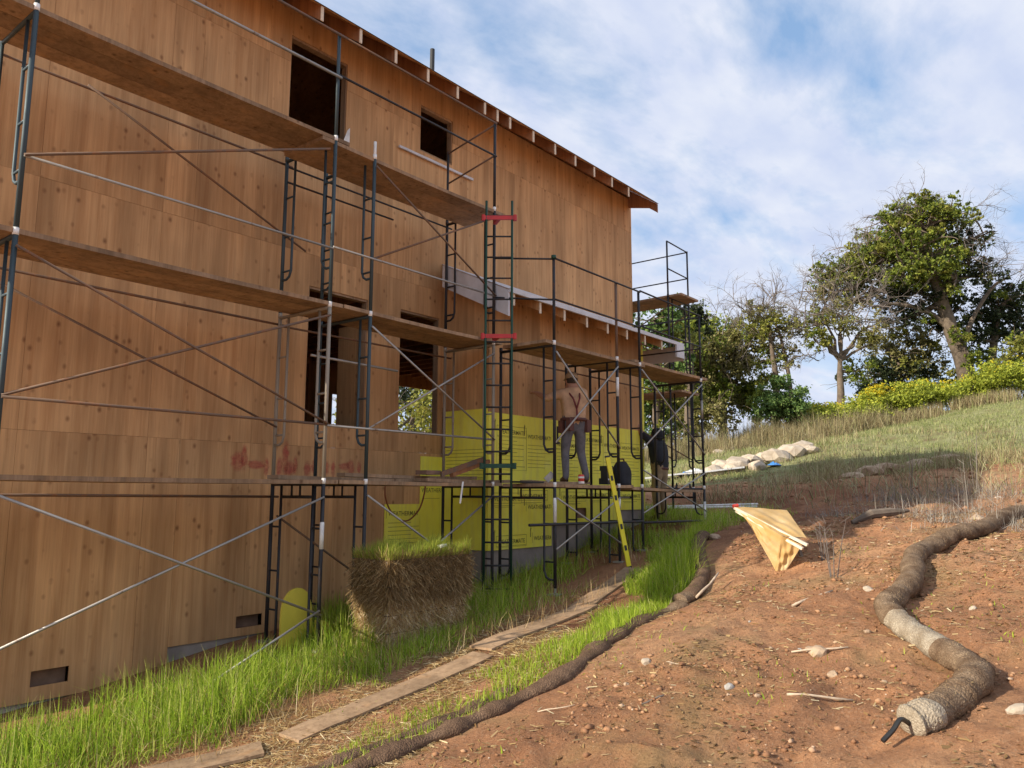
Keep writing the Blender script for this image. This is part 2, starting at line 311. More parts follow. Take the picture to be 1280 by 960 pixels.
# ---------------- terrain ----------------
TPa=np.array(TP); TWa=np.array(TW)
def H(x,y):
    x=np.asarray(x,float); y=np.asarray(y,float); s=x.shape; X=x.ravel(); Y=y.ravel()
    o=TWa[-3]+TWa[-2]*X+TWa[-1]*Y
    for (px,py),w in zip(TPa,TWa):
        r=(X-px)**2+(Y-py)**2; o=o+w*.5*r*np.log(r+1e-12)
    return o.reshape(s)
def h1(x,y): return float(H(np.array([x]),np.array([y]))[0])
def vnoise(x,y,s,seed):
    g=np.random.default_rng(seed).random((256,256)); X=x/s+1000; Y=y/s+1000; i=np.floor(X).astype(int); j=np.floor(Y).astype(int); u=X-i; v=Y-j; u=u*u*(3-2*u); v=v*v*(3-2*v)
    G=lambda a,b:g[a%256,b%256]
    return (G(i,j)*(1-u)*(1-v)+G(i+1,j)*u*(1-v)+G(i,j+1)*(1-u)*v+G(i+1,j+1)*u*v)-.5
def bankmask(x,y):
    lim=np.interp(x,[0,3.7,5.5,7.5,9,9.8,11,14],[4.3,4.15,3.75,3.9,4.1,4.5,5.1,6.5])
    return np.clip((lim-y)/.5,0,1)
def relief(x,y):
    near=np.exp(-np.maximum(np.hypot(x-6,y-2)-6,0)/14)
    b=bankmask(x,y)
    return near*(b*(vnoise(x,y,.9,1)*.13+np.abs(vnoise(x,y,.42,2))*-.14+.035+vnoise(x,y,.2,7)*.05+vnoise(x,y,.12,3)*.04)+(1-b)*vnoise(x,y,.5,4)*.03)+(1-near)*(vnoise(x,y,3.,5)*.35+vnoise(x,y,1.1,6)*.12)*np.clip((np.hypot(x,y)-14)/10,0,1)
def gz(x,y): x=np.asarray(x,float); y=np.asarray(y,float); return H(x,y)+relief(x,y)
def g1(x,y): return float(gz(np.array([x]),np.array([y]))[0])
def axis(lo,a,b,hi,st,gr):
    c=list(np.arange(a,b,st)); p=b; s=st
    while p<hi: c.append(p); s*=gr; p+=s
    c.append(hi); p=a-st; s=st; L=[]
    while p>lo: L.append(p); s*=gr; p-=s
    L.append(lo); return np.array(L[::-1]+c)
gx=axis(-400,1.5,13,900,.055,1.035); gy=axis(-600,-1,7.5,600,.055,1.04)
GX,GY=np.meshgrid(gx,gy,indexing='ij'); Rr=np.hypot(GX,GY)
cx=np.clip(GX,-40,62); cy=np.clip(GY,-45,45)
GZ=H(cx,cy)+relief(GX,GY); GZ-=np.clip(Rr-60,0,300)*.05
nx,ny=len(gx),len(gy); idx=np.arange(nx*ny).reshape(nx,ny)
F=np.stack([idx[:-1,:-1],idx[1:,:-1],idx[1:,1:],idx[:-1,1:]],-1).reshape(-1,4)
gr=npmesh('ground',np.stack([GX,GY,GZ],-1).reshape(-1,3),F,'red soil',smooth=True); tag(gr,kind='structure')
def meadowness(x,y):
    d=.777*x+.63*y
    m=np.clip((d-17)/10,0,1)*np.clip((x-15)/5,0,1)
    return m
at=gr.data.attributes.new('meadow','FLOAT','POINT'); at.data.foreach_set('value',meadowness(GX,GY).ravel().astype(np.float32))

mo=np.clip(1-np.hypot((GX-14)/5.5,(GY-6.0)/3.2),0,1)*2.2; mo=np.maximum(mo,np.clip(1-np.hypot((GX-7.6)/2.6,(GY-5.0)/.9),0,1)*1.5); mo=np.clip(mo,0,1)  # dark red soil tone; shade over cut bank and path painted in
at=gr.data.attributes.new('soil_shade','FLOAT','POINT'); at.data.foreach_set('value',mo.ravel().astype(np.float32))
# ---------------- house ----------------
house=empty('house_under_construction',(0,8.1,-1.3),'two-storey timber house shell sheathed in bare plywood with a low shed-roofed wing','house')
HX0,HX1,HY0,HY1=2.15,14.05,8.1,13.2
opens=[(5.53,6.44,4.50,5.83),(7.84,8.54,5.09,5.82),(5.95,6.92,.85,2.61),(7.52,8.31,.85,2.60),(3.07,3.40,-1.76,-1.62),(5.14,5.48,-1.50,-1.37)]
ztop=6.19
cols=[4.0+1.22*k for k in range(-1,9)]; cols=[HX0]+[c for c in cols if HX0+.2<c<HX1-.2]+[HX1]
rows=[-9,.575,3.02,5.46,ztop]
def base_z(x): return -1.87 if x<4.36 else (-1.57 if x<7.3 else -.80)
bx=sorted(cols+[4.36,7.3])
for a,b in zip(bx[:-1],bx[1:]):
    for k,(c,d) in enumerate(zip(rows[:-1],rows[1:])):
        c2=base_z((a+b)/2)-.02 if k==0 else c
        if d-c2<.05: continue
        g=.0012
        plate((a+g,b-g,c2+g,d-g),opens,'Y',HY0+random.uniform(0,.0025),.016).build('plywood_sheet','plywood',house)
# yellow sheathing over the lower right corner of the front
def sheath(rect,plane,at,holes=[],th=.014,name='sheathing_panel',ax='Y'):
    return plate(rect,holes,plane,at,th,ax).build(name,'yellow sheathing',house)
BX0,BX1,BY=8.4,12.8,7.2
s1=sheath((7.30,7.955,-.79,-.145),'Y',HY0-.02); s2=sheath((7.96,BX0-.004,-.79,.53),'Y',HY0-.02)
# foundation
def fnd(x0,x1,y0,y1,z1): MB().box(x0,x1,y0,y1,-3.2,z1).build('foundation_wall','concrete',house)
fnd(HX0+.02,4.36,HY0+.03,HY0+.22,-1.875); fnd(4.362,7.3,HY0+.028,HY0+.22,-1.575); fnd(7.302,BX0,HY0+.026,HY0+.22,-.805)
fnd(BX0+.02,9.9,BY+.022,BY+.2,-.765); fnd(9.902,11.9,BY+.024,BY+.2,-.46); fnd(11.902,BX1-.02,BY+.012,BY+.2,-.26)
fnd(BX0+.022,BX0+.2,BY+.202,HY0+.03,-.765); fnd(BX1-.2,BX1-.021,BY+.202,HY0+.03,-.5)
fnd(HX1-.2,HX1-.02,HY0+.23,HY1-.03,-.8); fnd(HX0+.02,HX0+.2,HY0+.23,HY1-.03,-1.9); fnd(HX0+.21,HX1-.21,HY1-.2,HY1-.02,-.85); fnd(12.802,HX1-.021,HY0+.026,HY0+.22,-.6)
# bump-out wing walls : roof underside above wing
def wroof(y): return 2.77+.45*(y-6.6)
# front panels of wing
wv=[(10.55,10.87,-.38,-.22)]
wcols=[BX0,9.62,10.84,12.06,BX1]
for a,b in zip(wcols[:-1],wcols[1:]):
    plate((a+.002,b-.002,1.15,wroof(BY)-.19),[],'Y',BY,.016).build('plywood_sheet','plywood',house)
f1=sheath((BX0+.002,9.90,-.78,1.149),'Y',BY-.006); f2=sheath((9.905,11.898,-.475,1.149),'Y',BY-.006,wv); f3=sheath((11.903,BX1-.002,-.27,1.149),'Y',BY-.006)
sheath((BX1-.05,BX1+.012,1.152,2.75),'Y',BY-.008)
# wing side wall facing left
m=MB(); m.prism([(BY+.018,1.2),(HY0-.001,1.2),(HY0-.001,wroof(HY0)-.16),(BY+.018,wroof(BY)-.16)],0,BX0,BX0+.016); m.build('plywood_sheet','plywood',house)
plate((BY+.01,HY0-.022,-.78,1.198),[],'X',BX0-.008,.014,'X').build('sheathing_panel','yellow sheathing',house)
m=MB(); m.prism([(BY+.018,-.6),(HY0-.001,-.6),(HY0-.001,wroof(HY0)-.16),(BY+.018,wroof(BY)-.16)],0,BX1-.018,BX1-.001); m.build('plywood_sheet','plywood',house)
# wing roof
RX0,RX1,RY=8.13,13.25,6.6
def slab(m,x0,x1,y0,y1,f,t):
    V=[(x0,y0,f(y0)),(x1,y0,f(y0)),(x1,y1,f(y1)),(x0,y1,f(y1))]
    m.add([(a,b,c) for a,b,c in V]+[(a,b,c-t) for a,b,c in V],[(0,1,2,3),(7,6,5,4),(0,4,5,1),(1,5,6,2),(2,6,7,3),(3,7,4,0)])
m=MB(); slab(m,RX0+.02,BX0,RY+.012,7.86,wroof,.018); slab(m,BX0,RX1,RY+.012,HY0-.002,wroof,.018); m.build('roof_sheathing','plywood',house)
m=MB(); slab(m,RX0,BX0-.05,RY-.02,7.88,lambda y:wroof(y)+.012,.010); slab(m,BX0-.05,RX1+.02,RY-.02,HY0-.004,lambda y:wroof(y)+.012,.010); m.build('roof_underlay','white primed board',house)
m=MB(); m.box(RX0-.002,RX1+.022,RY-.026,RY+.008,wroof(RY)-.042,wroof(RY)+.018); m.build('drip_edge','white primed board',house)
for k in range(8):
    x=8.24+.605*k
    m=MB(); f=lambda y:wroof(y)-.020
    slab(m,x-.019,x+.019,RY+.022,HY0-.02 if k else 7.84,f,.16); m.build('rafter','plywood',house)
    m=MB(); m.box(x-.021,x+.021,RY+.009,RY+.021,wroof(RY)-.205,wroof(RY)-.044); m.build('rafter_end','pale sawn wood',house)
# rake board facing left
m=MB(); m.prism([(RY+.01,wroof(RY)-.37),(RY+.01,wroof(RY)-.005),(7.86,wroof(7.86)-.005),(7.86,wroof(7.86)-.33)],0,RX0-.018,RX0+.018); m.build('rake_board','white primed board',house)
m=MB(); m.box(12.98,RX1+.02,RY-.03,RY+.008,wroof(RY)-.27,wroof(RY)-.046); m.build('fascia_board','white primed board',house)
m=MB(); m.box(RX1+.023,RX1+.04,RY-.02,HY0-.02,wroof(RY)-.30,wroof(RY)-.02); m.build('fascia_board','white primed board',house)
# main roof
EY=7.42; RDG=10.65
def mroof(y): return 5.93+.70*(y-EY) if y<=RDG else 5.93+.70*(2*RDG-y-EY)
for x0,x1 in [(1.75+2.44*k,min(1.75+2.44*(k+1),13.97)) for k in range(6)]:
    if x1<=x0+.01: continue
    for y0,y1 in ((EY,8.64),(8.643,9.86),(9.863,RDG-.01)):
        m=MB(); slab(m,x0+.002,x1-.002,y0,y1,mroof,.016); m.build('roof_sheathing','plywood',house)
    m=MB(); slab(m,x0+.002,x1-.002,RDG,13.9,lambda y:mroof(y) ,.016); m.build('roof_sheathing','plywood',house)
m=MB(); slab(m,1.74,13.98,EY-.02,RDG,lambda y:mroof(y)+.008,.006); slab(m,1.74,13.98,RDG+.002,13.92,lambda y:mroof(y)+.008,.006); m.build('roof_underlay','dark roof paper',house)
rx=[5.48+.61*k for k in range(-6,13)]+[8.83]
for x in rx:
    m=MB(); slab(m,x-.019,x+.019,EY+.012,RDG,lambda y:mroof(y)-.018,.19); m.build('rafter','framing lumber',house)
    m=MB(); m.box(x-.02,x+.02,EY-.002,EY+.011,mroof(EY)-.205,mroof(EY)-.018); m.build('rafter_end','pale sawn wood',house)
m=MB(); m.prism([(EY+.002,mroof(EY)-.20),(EY+.002,mroof(EY)-.018),(RDG,mroof(RDG)-.018),(RDG,mroof(RDG)-.25),(HY0+.06,mroof(HY0)-.24),(HY0-.01,5.985),(EY+.20,5.875)],0,13.935,13.972); m.build('rake_board','framing lumber',house)
m=MB(); m.tube([(9.55,9.6,mroof(9.6)-.1),(9.55,9.6,mroof(9.6)+.62)],.045,10); m.build('vent_pipe','black plastic',house)
# other outer walls (each a plywood-clad wall with its gable)
def gable(x,th,holes):
    m=plate((HY0+.02,HY1,-1.9 if x<5 else -.8,6.18),holes,'X',x,th,'X'); m.build('gable_wall','plywood',house)
    m=MB(); m.prism([(HY0+.02,6.182),(HY1,6.182),(HY1-.02,mroof(HY1)-.22),(RDG,mroof(RDG)-.25),(HY0+.04,mroof(HY0)-.22)],0,x,x+th); m.build('gable_top','plywood',house)
gable(HX0,.016,[]); gable(HX1-.016,.016,[])
plate((HX0,HX1,-.9,6.18),[(10.38,10.82,.9,2.06),(12.15,13.75,.9,2.44)],'Y',HY1,.016).build('rear_wall','plywood',house)
# interior
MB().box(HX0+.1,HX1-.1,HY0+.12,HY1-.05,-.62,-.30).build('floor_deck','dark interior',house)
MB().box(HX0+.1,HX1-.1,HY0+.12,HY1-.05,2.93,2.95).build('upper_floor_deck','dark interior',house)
for k in range(24):
    x=4.6+.4*k
    if x<HX1-.2: MB().box(x-.02,x+.02,HY0+.13,HY1-.06,2.66,2.925).build('floor_joist','framing lumber',house)
MB().box(HX0+.1,HX1-.1,HY0+.018,HY0+.107,2.615,2.925).build('rim_beam','framing lumber',house)
for x in [5.86,6.97,7.46,8.36,4.9,4.3,5.4,9.0]: MB().box(x-.04,x+.04,HY0+.018,HY0+.107,-.29,2.61).build('wall_stud','framing lumber',house)
for x in [5.47,6.50,7.78,8.60,4.9,7.1]: MB().box(x-.04,x+.04,HY0+.018,HY0+.107,2.96,5.95).build('wall_stud','framing lumber',house)
for k in range(18): 
    x=4.7+.55*k
    if x<10.2 or 10.9<x<12.1: MB().box(x-.02,x+.02,HY1-.12,HY1-.03,-.29,2.6).build('wall_stud','framing lumber',house); 
    if x<12: MB().box(x-.02,x+.02,10.4,10.49,2.96,5.4).build('wall_stud','framing lumber',house)
MB().box(4.5,12.2,10.395,10.495,5.41,5.5).build('wall_plate','framing lumber',house)
MB().box(6.93,7.0,8.35,8.72,-.29,2.3).build('partition_wall','plywood',house)
# window trims: reveal boards of openings
def reveal(x0,x1,z0,z1,d=.11):
    f=MB().box(x0-.003,x0+.016,HY0+.0175,HY0+d,z0,z1).build('window_jamb','plank wood',house)
    MB().box(x1-.016,x1+.003,HY0+.0175,HY0+d,z0,z1).build('window_jamb','plank wood',house)
    MB().box(x0+.017,x1-.017,HY0+.0175,HY0+d,z0-.003,z0+.03).build('window_sill','plank wood',house)
    MB().box(x0+.017,x1-.017,HY0+.0175,HY0+d,z1-.03,z1+.003).build('window_header','plank wood',house)
for o_ in opens[:4]: reveal(*o_)
for o_ in opens[4:6]:
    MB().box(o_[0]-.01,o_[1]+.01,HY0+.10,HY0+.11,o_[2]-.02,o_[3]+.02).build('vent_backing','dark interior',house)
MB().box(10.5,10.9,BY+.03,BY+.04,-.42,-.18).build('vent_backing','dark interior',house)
# white piece added for the bright patch on the upper window's right jamb
m=MB(); m.prism([(6.395,4.70),(6.50,4.70),(6.50,4.93),(6.46,4.88)],1,HY0-.012,HY0-.004); t_=m.build('bright_patch','bright pin')
tag(t_,'small bright white patch at the right edge of the large upper window','scrap')
# white strip under the small upper window
m=MB().bar((7.39,HY0-.03,4.985),(8.99,HY0-.03,4.995),.03,.035); tag(m.build('metal_strip','white primed board'),'thin white strip fixed under the small upper window','strip')
# pink spray-paint marks
for i,(x,z,w,h) in enumerate([(5.06,.36,.20,.26),(5.14,.40,.10,.34),(5.30,.33,.30,.12),(5.44,.31,.09,.24),(5.62,.30,.10,.30),(5.70,.42,.12,.50),(5.76,.30,.22,.22),(5.84,.34,.08,.26),(6.02,.30,.12,.24),(6.12,.33,.10,.20),(6.30,.32,.16,.20),(6.42,.30,.09,.24),(6.60,.34,.22,.12),(6.70,.33,.14,.26),(6.84,.34,.08,.2)]):
    m=MB(); n=16; m.add([(x,HY0-.003,z)]+[(x+w/2*rr*(1+.2*math.sin(3*k+i))*math.cos(2*math.pi*k/n),HY0-.003,z+h/2*rr*math.sin(2*math.pi*k/n)) for rr in (.55,1.) for k in range(n)],[(0,1+k,1+(k+1)%n) for k in range(n)]+[(1+k,1+n+k,1+n+(k+1)%n,1+(k+1)%n) for k in range(n)])
    o_=m.build('spray_mark','red spray',house); fa=o_.data.attributes.new('fade','FLOAT','POINT'); fa.data.foreach_set('value',[1.]+[.75]*n+[0.]*n)

# lettering on the yellow panels
def text_mesh(txt,size):
    cu=bpy.data.curves.new('lettering','FONT'); cu.body=txt; cu.size=size; cu.align_x='LEFT'; cu.resolution_u=2; cu.offset=.004*size/.1*.4
    o=bpy.data.objects.new('lettering',cu); sc.collection.objects.link(o); dg=bpy.context.evaluated_depsgraph_get(); me=o.evaluated_get(dg).to_mesh()
    V=[tuple(v.co) for v in me.vertices]; F=[tuple(p.vertices) for p in me.polygons]
    o.evaluated_get(dg).to_mesh_clear(); bpy.data.objects.remove(o); bpy.data.curves.remove(cu); return V,F
TX=text_mesh('WEATHERMATE',.085); wid=max(v[0] for v in TX[0])
def logo(m,x,z,y,kind=0):
    """printed block: boxed brand word, small arrow, ruled text lines"""
    m.add([(x+vx,y,z+vy) for vx,vy,_ in TX[0]],TX[1])
    def r(a,b,c,d): m.add([(x+a,y,z+c),(x+b,y,z+c),(x+b,y,z+d),(x+a,y,z+d)],[(0,1,2,3)])
    def fr(a,b,c,d,t=.006): r(a,b,c,c+t); r(a,b,d-t,d); r(a,a+t,c,d); r(b-t,b,c,d)
    fr(-.04,wid+.04,-.035,.115)
    if kind==0:
        for k in range(7): r(.0,wid*(.95 if k%3 else .7),-.10-.055*k,-.094-.055*k)
        fr(-.04,wid+.04,-.52,-.045,.004); r(wid*.55,wid,-.47,-.462)
    if kind==1:
        r(0,wid*.8,-.07,-.064); r(.05,wid*.6,-.09,-.085)
    r(-.09,-.07,.05,.16); m.add([(x-.10,y,z+.14),(x-.06,y,z+.17),(x-.075,y,z+.21)],[(0,1,2)])
def prints(panel,y,x0,x1,z0,z1,spots):
    m=MB()
    for x,z,k in spots: logo(m,x,z,y,k)
    keep=[f for f in m.f if all(x0+.01<m.v[i][0]<x1-.01 and z0+.01<m.v[i][2]<z1-.01 for i in f)]
    m.f=keep; m.build('printed_lettering','black print',panel,fix=False)['kind']='stuff'
prints(f1,BY-.009,BX0,9.9,-.78,1.149,[(8.62,.86,0),(9.30,.82,0),(8.50,-.10,1),(9.15,-.06,1),(8.62,-.70,0),(9.45,-.68,1),(9.3,-.22,2)])
prints(f2,BY-.009,9.905,11.9,-.475,1.149,[(10.05,.74,0),(10.75,.86,0),(11.05,.78,0) if False else (11.42,.80,0),(10.2,-.08,1),(10.95,-.04,1)])
prints(f3,BY-.009,11.9,BX1,-.27,1.149,[(12.0,.78,0),(12.0,-.06,1)])
prints(s1,HY0-.023,7.3,7.955,-.79,-.145,[(7.36,-.30,0)])
prints(s2,HY0-.023,7.96,BX0,-.79,.53,[(7.98,.02,1)])
m=MB()
for k in range(9): m.add([(BX0-.0095,BY+.08+ .0,.62-.05*k),(BX0-.0095,HY0-.1,.62-.05*k),(BX0-.0095,HY0-.1,.626-.05*k),(BX0-.0095,BY+.08,.626-.05*k)],[(0,1,2,3)])
m.build('printed_lettering','black print',house,fix=False)['kind']='stuff'
# ---------------- scaffolding ----------------
MC={}
def shared(key,fn,mat):
    k=(key,mat)
    if k not in MC:
        m=fn(); me=bpy.data.meshes.new(key[0]); me.from_pydata(m.v,[],m.f); me.materials.append(MATS[mat])
        me.polygons.foreach_set('use_smooth',[len(p.vertices)==4 for p in me.polygons]); MC[k]=me
    return MC[k]
def inst(name,me,parent,loc,rot=0):
    o=link(bpy.data.objects.new(name,me)); o.parent=parent; pr=PR.get(parent.name,0); o.location=Matrix.Rotation(-pr,3,'Z')@(Vector(loc)-WO[parent.name]); o.rotation_euler=(0,0,rot-pr); PR[o.name]=rot; WO[o.name]=Vector(loc); return o
W=.91
PR={}
def frame(tw,x,y,z0,h,mat,rot=0,kind='upper',shortmat=None):
    """walk-through frame: local +Y runs from outer leg to inner leg"""
    dv=Vector((-math.sin(rot),math.cos(rot),0)); L=lambda d,z:Vector((x,y,z))+dv*d
    zt=h-.03
    def header():
        m=MB(); m.tube([(0,0,zt),(0,W,zt)],.021,8)
        if kind=='base':
            m.tube([(0,.17,zt-.14),(0,W-.17,zt-.14)],.017,8)
            for d in (.4,.55): m.tube([(0,d,zt-.14),(0,d,zt)],.013,6)
        return m
    f=inst('frame',shared(('frame',round(h,2),kind),header,mat),tw,(x,y,z0),rot); 
    def leg(): m=MB(); m.tube([(0,0,0),(0,0,h)],.0215,10); return m
    def short():
        m=MB(); b=.42 if kind=='upper' else .10
        m.tube([(0,0,zt),(0,0,b+.10),(0,-.03,b+.03),(0,-.08,b),(0,-.155,b)],.015,8); return m
    def rung(): m=MB(); m.tube([(0,0,0),(0,.155,0)],.012,6); return m
    def pin(): m=MB(); m.tube([(0,0,-.03),(0,0,.03)],.024,10); return m
    sm=shortmat or mat
    for d,sg in ((0,1),(W,-1)):
        inst('leg',shared(('leg',round(h,2)),leg,mat),f,L(d,z0),rot)
        inst('short_leg',shared(('short_leg',round(h,2),kind),short,sm),f,L(d+sg*.17,z0),rot+(0 if sg>0 else math.pi))
        for q in (h-.50,h-.98,h-1.40):
            if q>.2: inst('rung',shared(('rung',),rung,sm),f,L(d if sg>0 else d-.17+.015,z0+q),rot)
        if z0>-.5 or True: inst('coupling_pin',shared(('coupling_pin',),pin,'bright pin' if sg>0 and h<1.95 else mat),f,L(d,z0+h),rot)
    return f
def tub(tw,name,a,b,r,mat): m=MB(); m.tube([a,b],r,8); return m.build(name,mat,tw,smooth=True)
def xbrace(tw,x0,x1,y,zl,zh_,mat,dz=0):
    tub(tw,'cross_brace',(x0,y,zh_),(x1,y,zl+dz),.0125,mat); tub(tw,'cross_brace',(x0,y+.016,zl),(x1,y+.016,zh_+dz),.0125,mat)
def basefoot(tw,x,y,zf):
    g=g1(x,y); m=MB(); m.tube([(x,y,g-.02),(x,y,zf+.25)],.016,8); m.box(x-.075,x+.075,y-.075,y+.075,g-.01,g+.012); m.build('screw_jack','galvanised tube',tw)
YO,YI=6.84,7.75
# left scaffold
tA=empty('scaffold_tower',(3.75,7.3,-1.8),'left scaffold bay of blue-green frames running out of the picture at the left','scaffold','scaffold towers along the wall')
for x in (2.21,5.30):
    for z0,k in ((-1.80,'base'),(.12,'upper'),(2.05,'upper')):
        mt='blue green steel' if (z0>2 or x<3) else ('weathered tan steel' if z0>0 else 'dark steel')
        frame(tA,x,YO,z0,1.93 if z0<2 else 1.92,mt,kind=k)
    for y in (YO,YI): basefoot(tA,x,y,-1.8)
tub(tA,'guard_post',(5.30,YO,3.97),(5.30,YO,5.24),.02,'blue green steel'); tub(tA,'guard_post',(2.21,YO,3.97),(2.21,YO,5.24),.02,'blue green steel')
tub(tA,'guard_rail',(2.0,YO-.03,5.21),(5.40,YO-.03,5.21),.015,'rusty tube'); tub(tA,'guard_rail',(2.0,YO-.03,4.70),(5.33,YO-.03,4.70),.017,'galvanised tube')
for z in (.73,2.68): tub(tA,'horizontal_brace',(2.21,YO-.02,z),(5.30,YO-.02,z),.0135,'galvanised tube' if z>1 else 'rusty tube')
for z in (-.02,1.97,3.93): tub(tA,'horizontal_brace',(2.21,YI+.03,z),(5.40,YI+.03,z-.02),.014,'rusty tube')
xbrace(tA,2.21,5.30,YO-.035,-1.22,-.01,'galvanised tube',-.03)
xbrace(tA,2.21,5.30,YO-.035,.74,1.93,'rusty tube',0)
tub(tA,'cross_brace',(2.21,YO-.035,2.68),(5.20,YO-.035,3.80),.0135,'rusty tube'); tub(tA,'cross_brace',(2.4,YI,4.0) if False else (3.0,YI-.02,3.93),(5.60,YI-.02,2.9),.0125,'rusty tube')
tub(tA,'cross_brace',(5.27,YO-.05,-1.2),(4.1,YO-.05,-1.70),.0125,'galvanised tube')
tub(tA,'cross_brace',(2.21,YI-.02,1.9),(5.30,YI-.02,.75),.0125,'rusty tube')
# middle scaffold
tB=empty('scaffold_tower',(7.0,7.3,-1.8),'middle scaffold bay of dark green frames between the window openings and the ladder','scaffold','scaffold towers along the wall')
for x in (5.88,8.08):
    for z0,k in ((-1.80,'base'),(.12,'upper'),(2.05,'upper')):
        mt='dark steel' if (z0<0 or x<6) else ('weathered tan steel' if z0<2 else 'dark steel')
        frame(tB,x,YO,z0,1.93 if z0<2 else 1.90,mt if x>6 else ('blue green steel' if z0>0 else 'dark steel'),kind=k)
    for y in (YO,YI): basefoot(tB,x,y,-1.8)
tub(tB,'coupling_pin',(5.88,YO,3.93),(5.88,YO,4.14),.018,'bright pin')
tub(tB,'guard_post',(8.08,YO,3.93),(8.08,YO,5.24),.02,'dark steel'); tub(tB,'guard_post',(8.08,YI,3.93),(8.08,YI,5.05),.018,'dark steel')
tub(tB,'guard_rail',(5.30,YO-.03,5.21),(8.08,YO-.03,5.21),.014,'rusty tube'); tub(tB,'guard_rail',(5.30,YO-.03,4.72),(8.08,YO-.03,4.72),.014,'dark steel')
tub(tB,'guard_rail',(8.08,YO,5.20),(8.08,YI,5.02),.013,'rusty tube'); tub(tB,'guard_rail',(8.08,YO,4.74),(8.08,YI,4.55),.013,'rusty tube')
for z in (.72,2.70): tub(tB,'horizontal_brace',(5.30,YO-.02,z),(8.08,YO-.02,z),.0135,'galvanised tube')
tub(tB,'horizontal_brace',(5.30,YI,3.88),(8.18,YI,3.88),.013,'dark steel'); tub(tB,'horizontal_brace',(5.30,YI-.02,3.68),(7.0,YI-.02,3.69),.013,'dark steel'); tub(tB,'horizontal_brace',(5.30,YI,1.93),(8.2,YI,1.94),.013,'rusty tube')
tub(tB,'horizontal_brace',(5.30,YO+.3,1.52),(6.6,YO+.3,1.50),.015,'galvanised tube')
for a,b in ((2.70,3.83),(.72,1.90)): xbrace(tB,5.88,8.08,YO-.035,a,b,'galvanised tube' if a<1 else 'rusty tube')
xbrace(tB,5.88,8.08,YO-.035,-1.25,-.02,'galvanised tube')
tub(tB,'cross_brace',(5.3,YI-.1,-.25),(6.75,YI-.1,-1.15),.0125,'rusty tube')
# right scaffolds in front of the wing
RO,RI=5.98,6.89
tC=empty('scaffold_tower',(9.1,6.4,-1.8),'short dark scaffold bay with the worker on it, green cap on its corner post','scaffold','scaffold towers along the wall')
tD=empty('scaffold_tower',(11.7,6.4,-1.5),'dark scaffold bay at the far right end of the low wing','scaffold','scaffold towers along the wall')
for tw,xs in ((tC,(8.30,9.88)),(tD,(10.55,12.68))):
    for x in xs:
        zb=g1(x,RO)+.12 if x>10 else -1.30
        for z0,k,h in ((.12-1.3 if x<10 else -.98 if x<11 else -.44,'base',None),(.12,'upper',1.86)):
            hh=.12-z0 if h is None else h
            frame(tw,x,RO,z0,hh,'dark steel',kind=k)
        for y in (RO,RI): basefoot(tw,x,y,-1.18 if x<10 else -.98 if x<11 else -.44)
        tub(tw,'guard_post',(x,RO,1.97),(x,RO,3.14),.02,'rusty tube' if x==9.88 else 'dark steel')
tub(tC,'post_cap',(8.30,RO,3.12),(8.30,RO,3.17),.034,'green steel')
for z in (3.12,2.56):
    tub(tC,'guard_rail',(8.30,RO-.03,z),(10.55,RO-.03,z),.014,'dark steel'); tub(tD,'guard_rail',(10.55,RO-.03,z+.02),(12.68,RO-.03,z+.0),.014,'dark steel')
    tub(tD,'guard_rail',(12.68,RO,z-.02),(12.68,RI+.5,z-.02),.014,'dark steel')
    tub(tC,'guard_rail',(8.30,RO,z),(8.08,YO,z+.12),.013,'dark steel')
xbrace(tC,8.30,9.88,RO-.035,.66,1.86,'galvanised tube'); xbrace(tC,8.30,9.88,RO-.035,-.70,-.05,'galvanised tube')
xbrace(tD,10.55,12.68,RO-.035,.68,1.90,'galvanised tube'); xbrace(tD,10.55,12.68,RO-.035,-.28,.36,'galvanised tube')
tub(tC,'horizontal_brace',(7.75,RO-.01,-.38),(10.55,RO-.01,-.40),.018,'dark steel'); tub(tD,'horizontal_brace',(10.55,RO-.01,-.42),(12.68,RO-.01,-.44),.018,'dark steel')
tub(tC,'horizontal_brace',(8.30,RI+.02,1.88),(10.55,RI+.02,1.88),.013,'rusty tube'); tub(tD,'horizontal_brace',(10.55,RI+.02,1.88),(12.9,RI+.02,1.88),.013,'rusty tube')
tub(tC,'horizontal_brace',(9.88,RO+.2,-.05),(10.5,RO+.2,-.05),.014,'galvanised tube')
tub(tD,'label_sleeve',(12.68,RO-.002,-.12),(12.68,RO-.002,-.42),.0235,'bright pin'); tub(tD,'label_sleeve',(12.68,RO-.002,1.62),(12.68,RO-.002,1.30),.0235,'galvanised tube')
tub(tC,'label_sleeve',(8.30,RO-.002,-.05),(8.30,RO-.002,-.36),.0235,'bright pin'); tub(tC,'label_sleeve',(9.88,RO-.002,1.70),(9.88,RO-.002,1.42),.0235,'bright pin'); tub(tC,'label_sleeve',(9.88,RO-.002,-.06),(9.88,RO-.002,-.2),.0235,'bright pin')
tub(tA,'label_sleeve',(5.30,YO-.002,-.30),(5.30,YO-.002,-.58),.0235,'bright pin')
